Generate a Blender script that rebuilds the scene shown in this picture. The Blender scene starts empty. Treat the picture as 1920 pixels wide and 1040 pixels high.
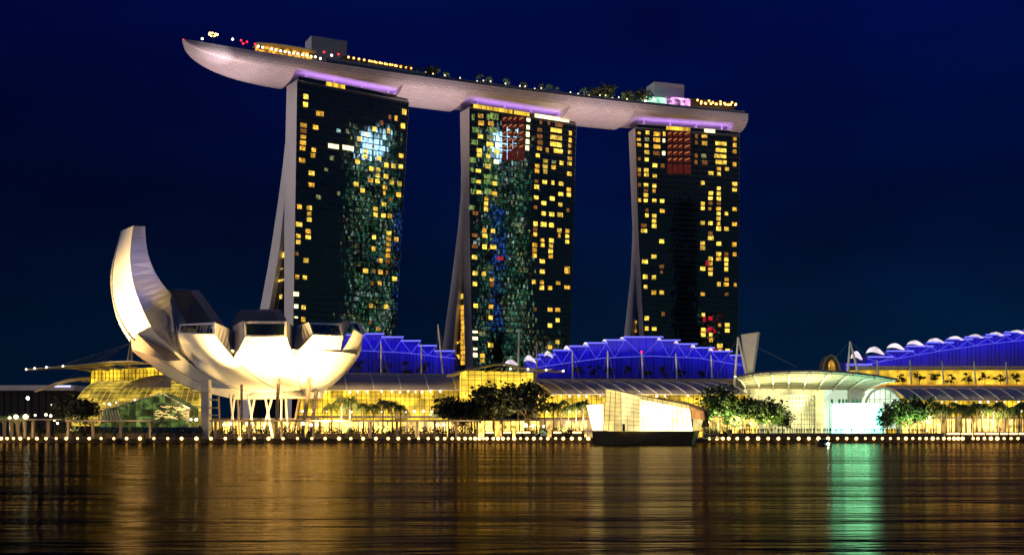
import bpy, math, random
import numpy as np
from mathutils import Vector, Matrix

R = math.radians
sc = bpy.context.scene
C = sc.collection
rng = random.Random(7)

# ------------------------------------------------------------------ camera
F, CX, HY, H = 2100.0, 960.0, 808.0, 4.0        # focal length and horizon in photo pixels, eye height in metres
cam_d = bpy.data.cameras.new("camera")
cam = bpy.data.objects.new("camera", cam_d)
C.objects.link(cam)
sc.camera = cam
cam.location = (0, 0, H)
cam.rotation_euler = (R(90), 0, 0)
cam_d.sensor_fit = 'HORIZONTAL'
cam_d.sensor_width = 36
cam_d.lens = F / 1920 * 36
cam_d.shift_y = (HY - 520) / 1920
cam_d.clip_start = 0.5
cam_d.clip_end = 9000

# ------------------------------------------------------------------ world
world = bpy.data.worlds.new("World")
sc.world = world
world.use_nodes = True
wn, wl = world.node_tree.nodes, world.node_tree.links
wn.clear()
SUN_EL, SUN_AZ = 6.0, 254.0
sky = wn.new('ShaderNodeTexSky'); sky.sky_type = 'NISHITA'; sky.sun_disc = False
sky.sun_elevation = R(-7); sky.sun_rotation = R(SUN_AZ)
tc = wn.new('ShaderNodeTexCoord'); sx = wn.new('ShaderNodeSeparateXYZ')
wl.new(tc.outputs['Generated'], sx.inputs[0])
ramp = wn.new('ShaderNodeValToRGB')
cr = ramp.color_ramp
stops = [(0.0, (.0006, .0105, .032)), (.10, (.0005, .0080, .031)), (.20, (.0003, .0042, .036)),
         (.34, (.0003, .0034, .062)), (.70, (.003, .026, .15)), (1.0, (.004, .030, .16))]
while len(cr.elements) < len(stops): cr.elements.new(.5)
for e, (p, c) in zip(cr.elements, stops): e.position = p; e.color = (*c, 1)
wl.new(sx.outputs['Z'], ramp.inputs[0])
mr = wn.new('ShaderNodeMapRange'); mr.inputs[1].default_value = -.45; mr.inputs[2].default_value = .15
mr.inputs[3].default_value = .55; mr.inputs[4].default_value = 1.0
wl.new(sx.outputs['X'], mr.inputs[0])
vm = wn.new('ShaderNodeVectorMath'); vm.operation = 'SCALE'
wl.new(ramp.outputs[0], vm.inputs[0]); wl.new(mr.outputs[0], vm.inputs[3])
va = wn.new('ShaderNodeVectorMath'); va.operation = 'SCALE'; va.inputs[3].default_value = .05
wl.new(sky.outputs[0], va.inputs[0])
vv = wn.new('ShaderNodeVectorMath'); vv.operation = 'ADD'
cn = wn.new('ShaderNodeTexNoise'); cn.inputs['Scale'].default_value = 3.2; cn.inputs['Detail'].default_value = 4
cm = wn.new('ShaderNodeMapping'); cm.inputs['Scale'].default_value = (1, 1, 2.2)
wl.new(tc.outputs['Generated'], cm.inputs[0]); wl.new(cm.outputs[0], cn.inputs['Vector'])
cmr = wn.new('ShaderNodeMapRange'); cmr.inputs[1].default_value = .3; cmr.inputs[2].default_value = .7; cmr.inputs[3].default_value = .62; cmr.inputs[4].default_value = 1.30
wl.new(cn.outputs['Fac'], cmr.inputs[0])
vs_ = wn.new('ShaderNodeVectorMath'); vs_.operation = 'SCALE'; wl.new(vm.outputs[0], vs_.inputs[0]); wl.new(cmr.outputs[0], vs_.inputs[3])
wl.new(vs_.outputs[0], vv.inputs[0]); # lit haze of the city along the horizon behind the viewer
hy = wn.new('ShaderNodeMapRange'); hy.inputs[1].default_value = -.02; hy.inputs[2].default_value = -.35; hy.inputs[3].default_value = 0; hy.inputs[4].default_value = 1
hz_ = wn.new('ShaderNodeMapRange'); hz_.inputs[1].default_value = .0; hz_.inputs[2].default_value = .45; hz_.inputs[3].default_value = 1; hz_.inputs[4].default_value = 0
wl.new(sx.outputs['Y'], hy.inputs[0]); wl.new(sx.outputs['Z'], hz_.inputs[0])
hm_ = wn.new('ShaderNodeMath'); hm_.operation = 'MULTIPLY'; wl.new(hy.outputs[0], hm_.inputs[0]); wl.new(hz_.outputs[0], hm_.inputs[1])
hc = wn.new('ShaderNodeVectorMath'); hc.operation = 'SCALE'; hc.inputs[0].default_value = (.022, .055, .062); wl.new(hm_.outputs[0], hc.inputs[3])
ha = wn.new('ShaderNodeVectorMath'); ha.operation = 'ADD'; wl.new(va.outputs[0], ha.inputs[0]); wl.new(hc.outputs[0], ha.inputs[1])
wl.new(ha.outputs[0], vv.inputs[1])
bg = wn.new('ShaderNodeBackground'); bg.inputs[1].default_value = 1.0
wo = wn.new('ShaderNodeOutputWorld')
wl.new(vv.outputs[0], bg.inputs[0]); wl.new(bg.outputs[0], wo.inputs[0])

# soft glow of the city on the far side of the bay, behind and left of the viewer
sun_d = bpy.data.lights.new("city_glow", 'SUN')
sun_d.energy = 1.1; sun_d.angle = R(35); sun_d.color = (1.0, .86, .84)
sun = bpy.data.objects.new("city_glow", sun_d); C.objects.link(sun)
sun.rotation_euler = Vector((math.sin(R(74)), math.cos(R(74)), -math.tan(R(SUN_EL)))).to_track_quat('-Z', 'Y').to_euler()

sc.view_settings.view_transform = 'Standard'
sc.view_settings.look = 'None'
sc.view_settings.exposure = 0.0
sc.view_settings.gamma = 1.0
cy = sc.cycles
cy.use_denoising = True
cy.max_bounces = 5; cy.diffuse_bounces = 2; cy.glossy_bounces = 3; cy.transmission_bounces = 3
cy.sample_clamp_indirect = 6.0
cy.caustics_reflective = False; cy.caustics_refractive = False

def spot(loc, target, power, col, size=60, blend=.6, r=1.0):
    d = bpy.data.lights.new("floodlight", 'SPOT')
    d.energy = power; d.color = col; d.spot_size = R(size); d.spot_blend = blend; d.shadow_soft_size = r
    o = bpy.data.objects.new("floodlight", d); C.objects.link(o)
    o.location = loc
    o.rotation_euler = (Vector(target) - Vector(loc)).to_track_quat('-Z', 'Y').to_euler()
    return o

def area(loc, target, power, col, sx_, sy_, name="light_strip"):
    d = bpy.data.lights.new(name, 'AREA')
    d.shape = 'RECTANGLE'; d.size = sx_; d.size_y = sy_; d.energy = power; d.color = col
    o = bpy.data.objects.new(name, d); C.objects.link(o)
    o.location = loc
    v = Vector(target) - Vector(loc)
    o.rotation_euler = v.to_track_quat('-Z', 'Y').to_euler()
    return o

# ------------------------------------------------------------------ helpers
def P(px, py, Y): return Vector(((px - CX) * Y / F, Y, H + (HY - py) * Y / F))
def PX(px, Y): return (px - CX) * Y / F
def PZ(py, Y): return H + (HY - py) * Y / F

class MB:
    def __init__(s): s.v = []; s.f = []; s.m = []; s.smooth = False
    def vert(s, p): s.v.append(tuple(p)); return len(s.v) - 1
    def poly(s, pts, m=0):
        b = len(s.v); s.v += [tuple(p) for p in pts]; s.f.append(tuple(range(b, b + len(pts)))); s.m.append(m)
    def grid(s, rows, m=0, close=False):
        b = len(s.v); n = len(rows[0])
        for r in rows: s.v += [tuple(p) for p in r]
        for i in range(len(rows) - 1):
            for j in range(n if close else n - 1):
                k = (j + 1) % n
                s.f.append((b + i*n + j, b + i*n + k, b + (i+1)*n + k, b + (i+1)*n + j)); s.m.append(m)
    def box(s, x0, x1, y0, y1, z0, z1, m=0):
        p = [(x0,y0,z0),(x1,y0,z0),(x1,y1,z0),(x0,y1,z0),(x0,y0,z1),(x1,y0,z1),(x1,y1,z1),(x0,y1,z1)]
        s.hexa(p, m)
    def hexa(s, p, m=0):
        b = len(s.v); s.v += [tuple(q) for q in p]
        for f in ((0,3,2,1),(4,5,6,7),(0,1,5,4),(1,2,6,5),(2,3,7,6),(3,0,4,7)):
            s.f.append(tuple(b + i for i in f)); s.m.append(m)
    def prism(s, pts, off, m=0):
        """front polygon extruded by the vector off"""
        off = Vector(off); n = len(pts); b = len(s.v)
        s.v += [tuple(p) for p in pts] + [tuple(Vector(p) + off) for p in pts]
        s.f.append(tuple(range(b, b + n))); s.m.append(m)
        s.f.append(tuple(range(b + 2*n - 1, b + n - 1, -1))); s.m.append(m)
        for i in range(n):
            j = (i + 1) % n
            s.f.append((b + j, b + i, b + n + i, b + n + j)); s.m.append(m)
    def tube(s, a, b_, r0, r1=None, n=6, m=0, cap=True):
        s.path([a, b_], [r0, r0 if r1 is None else r1], n, m, cap)
    def path(s, pts, rad, n=6, m=0, cap=True):
        pts = [Vector(p) for p in pts]
        if not isinstance(rad, (list, tuple)): rad = [rad] * len(pts)
        b = len(s.v)
        for i, p in enumerate(pts):
            d = (pts[min(i+1, len(pts)-1)] - pts[max(i-1, 0)]).normalized()
            u = d.cross(Vector((0, 0, 1)))
            if u.length < 1e-3: u = Vector((1, 0, 0))
            u.normalize(); w = d.cross(u)
            for k in range(n):
                a = 2*math.pi*k/n + math.pi/4
                s.v.append(tuple(p + (u*math.cos(a) + w*math.sin(a)) * rad[i]))
        for i in range(len(pts) - 1):
            for k in range(n):
                j = (k+1) % n
                s.f.append((b+i*n+k, b+i*n+j, b+(i+1)*n+j, b+(i+1)*n+k)); s.m.append(m)
        if cap:
            s.f.append(tuple(range(b + n - 1, b - 1, -1))); s.m.append(m)
            e = b + (len(pts)-1)*n
            s.f.append(tuple(range(e, e + n))); s.m.append(m)
    def sphere(s, c, r, nu=10, nv=6, m=0, sz=1.0):
        c = Vector(c); rows = []
        for i in range(nv + 1):
            t = math.pi * i / nv
            rows.append([c + Vector((r*math.sin(t)*math.cos(2*math.pi*k/nu), r*math.sin(t)*math.sin(2*math.pi*k/nu), r*sz*math.cos(t))) for k in range(nu)])
        s.grid(rows, m, True)
    def mesh(s, name, mats, smooth=False):
        me = bpy.data.meshes.new(name)
        me.from_pydata(s.v, [], s.f)
        mats = mats if isinstance(mats, (list, tuple)) else [mats]
        for x in mats: me.materials.append(x)
        if len(mats) > 1: me.polygons.foreach_set('material_index', s.m)
        if smooth or s.smooth: me.polygons.foreach_set('use_smooth', [True] * len(me.polygons))
        me.update()
        return me
    def build(s, name, mats, parent=None, smooth=False):
        o = bpy.data.objects.new(name, s.mesh(name, mats, smooth)); C.objects.link(o)
        if parent is not None:
            o.parent = parent
            w = Vector(parent.location); q = parent
            while q.parent is not None: q = q.parent; w += Vector(q.location)
            o.matrix_parent_inverse = Matrix.Identity(4)
            if w.length > 1e-6:
                o.data.transform(Matrix.Translation(-w))
        return o

def tag(o, label=None, cat=None, group=None, kind=None):
    if label: o['label'] = label
    if cat: o['category'] = cat
    if group: o['group'] = group
    if kind: o['kind'] = kind
    return o
def thing(name, label, cat, loc=(0, 0, 0), group=None):
    o = bpy.data.objects.new(name, None); C.objects.link(o); o.location = loc
    o.empty_display_size = .5
    return tag(o, label, cat, group)
def structure(name, mb, m):
    return tag(mb.build(name, m), kind='structure')
def copy_tree(o, loc, rz=0, scale=1.0, parent=None):
    c = o.copy(); C.objects.link(c)
    c.parent = parent
    if parent is None: c.location = loc; c.rotation_euler = (0, 0, rz); c.scale = (scale,)*3
    for ch in o.children: copy_tree(ch, None, parent=c)
    return c
ORD = ['first','second','third','fourth','fifth','sixth','seventh','eighth','ninth','tenth','eleventh','twelfth','thirteenth',
       'fourteenth','fifteenth','sixteenth','seventeenth','eighteenth','nineteenth','twentieth']

# ------------------------------------------------------------------ materials
def new_mat(name):
    m = bpy.data.materials.new(name); m.use_nodes = True
    nt = m.node_tree; b = nt.nodes['Principled BSDF']
    return m, nt, b
def mat(name, col, rough=.6, metal=0.0, var=.25, scale=.6, spec=.5, bump=0.0):
    m, nt, b = new_mat(name)
    b.inputs['Roughness'].default_value = rough; b.inputs['Metallic'].default_value = metal
    b.inputs['Specular IOR Level'].default_value = spec
    if var:
        g = nt.nodes.new('ShaderNodeNewGeometry')
        n = nt.nodes.new('ShaderNodeTexNoise'); n.inputs['Scale'].default_value = scale; n.inputs['Detail'].default_value = 4
        nt.links.new(g.outputs['Position'], n.inputs['Vector'])
        r = nt.nodes.new('ShaderNodeMapRange'); r.inputs[1].default_value = .3; r.inputs[2].default_value = .7
        r.inputs[3].default_value = 1 - var; r.inputs[4].default_value = 1 + var * .6
        nt.links.new(n.outputs['Fac'], r.inputs[0])
        v = nt.nodes.new('ShaderNodeVectorMath'); v.operation = 'SCALE'; v.inputs[0].default_value = col
        nt.links.new(r.outputs[0], v.inputs[3]); nt.links.new(v.outputs[0], b.inputs['Base Color'])
        if bump:
            bu = nt.nodes.new('ShaderNodeBump'); bu.inputs['Strength'].default_value = bump
            nt.links.new(n.outputs['Fac'], bu.inputs['Height']); nt.links.new(bu.outputs[0], b.inputs['Normal'])
    else:
        b.inputs['Base Color'].default_value = (*col, 1)
    return m
def emit(name, col, s, lo=1.0, hi=1.0, cell=None, noise=None, base=(.02,.02,.02), sample=False):
    """a lamp, a lit room or a painted reflection: its brightness varies from room to room (cell) and within a room (noise)"""
    m, nt, b = new_mat(name)
    b.inputs['Base Color'].default_value = (*base, 1); b.inputs['Roughness'].default_value = .5
    b.inputs['Emission Color'].default_value = (*col, 1); b.inputs['Emission Strength'].default_value = s
    m.cycles.emission_sampling = 'AUTO' if sample else 'NONE'
    if cell or noise:
        g = nt.nodes.new('ShaderNodeNewGeometry'); last = None
        if cell:
            d = nt.nodes.new('ShaderNodeVectorMath'); d.operation = 'DIVIDE'; d.inputs[1].default_value = cell
            fl = nt.nodes.new('ShaderNodeVectorMath'); fl.operation = 'FLOOR'
            wn_ = nt.nodes.new('ShaderNodeTexWhiteNoise'); wn_.noise_dimensions = '3D'
            nt.links.new(g.outputs['Position'], d.inputs[0]); nt.links.new(d.outputs[0], fl.inputs[0]); nt.links.new(fl.outputs[0], wn_.inputs[0])
            r = nt.nodes.new('ShaderNodeMapRange'); r.inputs[3].default_value = lo; r.inputs[4].default_value = hi
            nt.links.new(wn_.outputs['Value'], r.inputs[0]); last = r.outputs[0]
        if noise:
            n = nt.nodes.new('ShaderNodeTexNoise'); n.inputs['Detail'].default_value = 3; n.inputs['Scale'].default_value = noise
            nt.links.new(g.outputs['Position'], n.inputs['Vector'])
            r2 = nt.nodes.new('ShaderNodeMapRange'); r2.inputs[1].default_value = .35; r2.inputs[2].default_value = .65
            r2.inputs[3].default_value = lo; r2.inputs[4].default_value = hi
            nt.links.new(n.outputs['Fac'], r2.inputs[0])
            if last is None: last = r2.outputs[0]
            else:
                mm = nt.nodes.new('ShaderNodeMath'); mm.operation = 'MULTIPLY'
                nt.links.new(last, mm.inputs[0]); nt.links.new(r2.outputs[0], mm.inputs[1]); last = mm.outputs[0]
        mu = nt.nodes.new('ShaderNodeMath'); mu.operation = 'MULTIPLY'; mu.inputs[1].default_value = s
        nt.links.new(last, mu.inputs[0]); nt.links.new(mu.outputs[0], b.inputs['Emission Strength'])
    return m

M = {}
M['white_wall'] = mat('white_wall', (.72, .69, .68), .55, var=.08, scale=.08)
M['hull_panel'] = mat('hull_panel', (.62, .58, .57), .42, var=.12, scale=.5)
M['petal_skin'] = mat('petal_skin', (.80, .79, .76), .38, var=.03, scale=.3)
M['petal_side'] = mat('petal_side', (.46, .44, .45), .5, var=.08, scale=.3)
M['dark_steel'] = mat('dark_steel', (.035, .032, .03), .5, .3, var=.2)
M['grey_steel'] = mat('grey_steel', (.30, .29, .28), .45, .4, var=.15)
M['white_steel'] = mat('white_steel', (.70, .68, .64), .45, .0, var=.1)
M['roof_metal'] = mat('roof_metal', (.30, .27, .25), .55, .0, var=.12, scale=.15)
M['roof_edge'] = mat('roof_edge', (.60, .50, .38), .5, var=.1)
M['concrete'] = mat('concrete', (.22, .19, .16), .8, var=.3, scale=.4)
M['quay_stone'] = mat('quay_stone', (.10, .075, .055), .8, var=.4, scale=.5)
M['brown_column'] = mat('brown_column', (.26, .20, .16), .6, var=.2)
M['black_glass'] = mat('black_glass', (.006, .008, .009), .06, var=0, spec=1.0)
M['sky_window'] = mat('sky_window', (.012, .022, .012), .08, var=0, spec=.8)
M['leaf'] = mat('leaf', (.055, .095, .022), .6, var=.5, scale=.5)
M['leaf_dark'] = mat('leaf_dark', (.022, .034, .012), .65, var=.5, scale=.5)
M['palm_leaf'] = mat('palm_leaf', (.055, .095, .020), .5, var=.4, scale=.8)
M['bark'] = mat('bark', (.16, .11, .07), .85, var=.3, scale=2)
M['soil'] = mat('soil', (.06, .05, .04), .9)
M['blue_wall'] = mat('blue_wall', (.045, .045, .50), .55, var=.10, scale=.12)
M['dark_base'] = mat('dark_base', (.10, .075, .035), .5, var=.3, scale=.3)
M['cloth_dark'] = mat('cloth_dark', (.03, .028, .03), .85, var=.3, scale=3)
M['skin'] = mat('skin', (.30, .18, .12), .6, var=0)
# lit things
YEL = (1.0, .60, .03)
M['lit_Y'] = emit('window_yellow', (1, .64, .075), 1.5, .4, 1.4, cell=(4.3, 4.3, 3.3), noise=.8)
M['lit_O'] = emit('window_orange', (1, .50, .045), 1.0, .35, 1.5, cell=(4.3, 4.3, 3.3), noise=.8)
M['lit_o'] = emit('window_dim', (1, .36, .06), .22, .3, 1.6, noise=1.0)
M['lit_W'] = emit('window_white', (1, .82, .42), 2.2, .7, 1.4, noise=.8)
M['lit_d'] = emit('window_pale', (.75, .75, .30), .30, .2, 1.6, noise=1.0)
M['lit_c'] = emit('window_cool', (.55, .9, .8), .8, .3, 1.4, noise=1.2)
M['lit_g'] = emit('painted_green_reflection', (.42, .66, .16), .34, .0, 2.2, cell=(.7, .7, 1.6))  # green city light mirrored in the glass, painted as glowing panels
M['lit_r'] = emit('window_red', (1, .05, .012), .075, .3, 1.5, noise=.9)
M['lit_R'] = emit('painted_red_reflection', (1, .02, .05), .4, .1, 1.8, noise=1.0)  # red reflections in the glass, painted as glowing panels, not rooms
M['lit_bar'] = emit('stair_light', (1, .42, .10), .8)
M['hall_glow'] = emit('hall_glow', YEL, 1.2, .45, 1.45, cell=(5.2, 40, 4.3), noise=.22)
M['hall_bright'] = emit('hall_bright', (1.0, .64, .05), 1.35, .7, 1.3, cell=(6.0, 40, 5.0), noise=.15)
M['vault_glow'] = emit('vault_glow', (.85, .56, .05), .75, .4, 1.4, cell=(4.0, 6.0, 4.0), noise=.2)
M['shop_glow'] = emit('shop_glow', (1.0, .60, .10), 1.25, .15, 2.3, cell=(2.6, 40, 9), noise=.4)
M['crown_glow'] = emit('crown_glow', (1.0, .62, .05), 1.1, .3, 1.6, cell=(1.5, 1.5, 40))
M['lamp_warm'] = emit('lamp_warm', (1.0, .58, .16), 7)
M['lamp_white'] = emit('lamp_white', (1.0, .84, .55), 7)
M['lamp_cool'] = emit('lamp_cool', (.75, .95, 1.0), 25)
M['lamp_amber'] = emit('lamp_amber', (1.0, .48, .10), 3.5)
M['lamp_red'] = emit('lamp_red', (1.0, .015, .03), 4)
M['lamp_purple'] = emit('lamp_purple', (.50, .22, 1.0), 2.5)
M['led_blue'] = emit('led_blue', (.15, .15, 1.0), 1.5)
M['led_line'] = emit('led_line', (.16, .15, 1.0), 1.0)
M['led_pale'] = emit('led_pale', (.62, .60, 1.0), 1.6)
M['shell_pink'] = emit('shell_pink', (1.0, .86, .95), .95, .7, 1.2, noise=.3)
M['crystal_hot'] = emit('crystal_hot', (1.0, .78, .34), 3.8, .55, 1.5, noise=.14)
M['crystal_warm'] = emit('crystal_warm', (1.0, .72, .20), 1.05, .6, 1.3, noise=.2)
M['crystal_mid'] = emit('crystal_mid', (1.0, .76, .28), 1.6, .6, 1.4, noise=.2)
M['crystal_orange'] = emit('crystal_orange', (1.0, .36, .06), .55, .3, 1.7, cell=(1.2, 4, 2.5))
M['plaza_white'] = emit('plaza_white', (.78, 1.0, .70), 1.15, .65, 1.25, noise=.14)
M['plaza_yellow'] = emit('plaza_yellow', (.98, .88, .34), 1.1, .6, 1.3, noise=.2)
M['screen_side'] = emit('screen_side', (.20, 1.0, .70), 7.0, .7, 1.3, noise=.12, sample=True)
M['screen'] = emit('screen', (.22, 1.0, .70), 16.0, .75, 1.25, noise=.12, sample=True)
M['green_glass'] = emit('green_glass', (.16, .26, .055), .34, .2, 1.9, cell=(2.2, 3, 2.4), noise=.5)
M['festoon'] = emit('festoon', (1.0, .66, .22), 2.2)

def glass_facade(name):
    m, nt, b = new_mat(name)
    b.inputs['Base Color'].default_value = (.0035, .006, .0065, 1)
    b.inputs['Roughness'].default_value = .035
    b.inputs['IOR'].default_value = 2.0
    return m
M['tower_glass'] = glass_facade('tower_glass')
M['tower_frame'] = mat('tower_frame', (.036, .045, .047), .5, var=.2)

# hull cladding: rows of small lozenge panels
def hull_mat():
    m = M['hull_panel']; nt = m.node_tree; b = nt.nodes['Principled BSDF']
    g = nt.nodes.new('ShaderNodeTexCoord')
    br = nt.nodes.new('ShaderNodeTexBrick'); br.inputs['Scale'].default_value = 1.0
    br.inputs['Mortar Size'].default_value = .10; br.inputs['Brick Width'].default_value = 3.4; br.inputs['Row Height'].default_value = 1.5
    br.inputs['Color1'].default_value = (.64, .59, .58, 1); br.inputs['Color2'].default_value = (.54, .50, .50, 1); br.inputs['Mortar'].default_value = (.30, .27, .27, 1)
    nt.links.new(g.outputs['UV'], br.inputs['Vector'])
    nt.links.new(br.outputs['Color'], b.inputs['Base Color'])
hull_mat()

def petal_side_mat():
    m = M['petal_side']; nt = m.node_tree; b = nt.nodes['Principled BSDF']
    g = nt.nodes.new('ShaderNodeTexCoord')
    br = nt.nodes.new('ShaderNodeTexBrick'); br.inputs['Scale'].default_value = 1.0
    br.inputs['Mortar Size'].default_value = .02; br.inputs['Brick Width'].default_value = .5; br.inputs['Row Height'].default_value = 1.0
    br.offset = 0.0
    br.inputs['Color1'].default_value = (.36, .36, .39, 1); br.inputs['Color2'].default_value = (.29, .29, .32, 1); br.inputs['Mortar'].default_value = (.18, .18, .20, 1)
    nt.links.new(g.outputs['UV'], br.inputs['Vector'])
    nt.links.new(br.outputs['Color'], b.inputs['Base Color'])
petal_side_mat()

def water_mat():
    m, nt, b = new_mat('bay_water')
    b.inputs['Base Color'].default_value = (.0015, .002, .003, 1)
    b.inputs['IOR'].default_value = 1.33
    g = nt.nodes.new('ShaderNodeNewGeometry')
    def noise(sx_, sy_, scale, detail):
        mp = nt.nodes.new('ShaderNodeMapping'); mp.inputs['Scale'].default_value = (sx_, sy_, 1)
        n = nt.nodes.new('ShaderNodeTexNoise'); n.inputs['Scale'].default_value = scale; n.inputs['Detail'].default_value = detail
        nt.links.new(g.outputs['Position'], mp.inputs[0]); nt.links.new(mp.outputs[0], n.inputs['Vector'])
        return n
    n1 = noise(.28, 1.15, 1.0, 6)
    n2 = noise(.012, .09, 1.0, 3)
    b1 = nt.nodes.new('ShaderNodeBump'); b1.inputs['Strength'].default_value = .55; b1.inputs['Distance'].default_value = .17
    nt.links.new(n1.outputs['Fac'], b1.inputs['Height'])
    b2 = nt.nodes.new('ShaderNodeBump'); b2.inputs['Strength'].default_value = .8; b2.inputs['Distance'].default_value = .9
    nt.links.new(n2.outputs['Fac'], b2.inputs['Height']); nt.links.new(b1.outputs[0], b2.inputs['Normal'])
    n3 = noise(.05, .33, 1.0, 4)
    b3 = nt.nodes.new('ShaderNodeBump'); b3.inputs['Strength'].default_value = .8; b3.inputs['Distance'].default_value = .22
    nt.links.new(n3.outputs['Fac'], b3.inputs['Height']); nt.links.new(b2.outputs[0], b3.inputs['Normal'])
    s = nt.nodes.new('ShaderNodeSeparateXYZ'); nt.links.new(g.outputs['Position'], s.inputs[0])
    # the water lies calmer towards the sheltered quay
    r = nt.nodes.new('ShaderNodeMapRange'); r.inputs[1].default_value = 200; r.inputs[2].default_value = 375
    r.inputs[3].default_value = .125; r.inputs[4].default_value = .06
    nt.links.new(s.outputs['Y'], r.inputs[0])
    r2 = nt.nodes.new('ShaderNodeMapRange'); r2.inputs[1].default_value = .35; r2.inputs[2].default_value = .65
    r2.inputs[3].default_value = .55; r2.inputs[4].default_value = 1.5
    nt.links.new(n2.outputs['Fac'], r2.inputs[0])
    mu = nt.nodes.new('ShaderNodeMath'); mu.operation = 'MULTIPLY'
    nt.links.new(r.outputs[0], mu.inputs[0]); nt.links.new(r2.outputs[0], mu.inputs[1]); 
    gl = nt.nodes.new('ShaderNodeBsdfGlossy'); gl.inputs['Color'].default_value = (.22, .18, .115, 1)
    nt.links.new(b3.outputs[0], gl.inputs['Normal']); nt.links.new(mu.outputs[0], gl.inputs['Roughness'])
    df = nt.nodes.new('ShaderNodeBsdfDiffuse'); df.inputs['Color'].default_value = (.001, .0015, .002, 1)
    fr = nt.nodes.new('ShaderNodeFresnel'); fr.inputs['IOR'].default_value = 1.33; nt.links.new(b1.outputs[0], fr.inputs['Normal'])
    mx = nt.nodes.new('ShaderNodeMixShader'); nt.links.new(fr.outputs[0], mx.inputs[0]); nt.links.new(df.outputs[0], mx.inputs[1]); nt.links.new(gl.outputs[0], mx.inputs[2])
    nt.links.new(mx.outputs[0], nt.nodes['Material Output'].inputs['Surface'])
    return m
M['water'] = water_mat()

# ------------------------------------------------------------------ water and ground
QY = 384.0                      # line of the quay
GZ = 1.6                        # promenade level
mb = MB(); mb.poly([(-3000, -600, 0), (3000, -600, 0), (3000, 6000, 0), (-3000, 6000, 0)])
structure('water', mb, M['water'])
mb = MB(); mb.box(-900, 900, QY + 2.0, 2600, -2, GZ)
structure('promenade', mb, M['concrete'])
qw = thing('quay_wall', 'long dark brown stone quay wall rising from the water below the lamps', 'quay wall', (0, QY, 0))
mb = MB(); mb.box(-320, 320, QY + .6, QY + 1.996, -2, GZ - .25); mb.build('wall_face', M['quay_stone'], qw)
mb = MB(); mb.box(-320, 320, QY - .3, QY + 1.996, GZ - .246, GZ + .02); mb.build('coping', M['concrete'], qw)
for i in range(60):
    x = -300 + i * 10.2
    mb = MB(); mb.box(x, x + 1.0, QY - .2, QY + .596, -2, GZ - .25); mb.build('pier', M['quay_stone'], qw)

# ------------------------------------------------------------------ hotel towers
ZT = 190.0
class Tower:
    def __init__(s, tl, tr):
        YL = (ZT - H) * F / (HY - tl[1]); YR = (ZT - H) * F / (HY - tr[1])
        s.a = Vector((PX(tl[0], YL), YL)); b = Vector((PX(tr[0], YR), YR))
        s.len = (b - s.a).length; s.e = (b - s.a) / s.len
        s.n = Vector((s.e.y, -s.e.x)); s.d = -s.n
    def face(s, px, py, off=0.0):
        a = s.a + s.n * off; k = (px - CX) / F
        t = (k * a.y - a.x) / (s.e.x - k * s.e.y)
        q = a + s.e * t
        return Vector((q.x, q.y, PZ(py, q.y)))
    def face_z(s, px, z, off=0.0):
        p = s.face(px, HY, off); p.z = z; return p
    def end(s, px, py, inset=0.0):
        a = s.a + s.e * inset; k = (px - CX) / F
        t = (k * a.y - a.x) / (s.d.x - k * s.d.y)
        q = a + s.d * t
        return Vector((q.x, q.y, PZ(py, q.y)))

def pw(tab, y):
    """piecewise-linear px at photo row y"""
    for (y0, x0), (y1, x1) in zip(tab, tab[1:]):
        if y <= y1 or (y1, x1) == tab[-1]: return x0 + (x1 - x0) * (y - y0) / (y1 - y0)

T1 = Tower((557, 150), (765, 190)); T2 = Tower((880, 201), (1080, 232)); T3 = Tower((1191, 239), (1387, 253))

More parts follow.
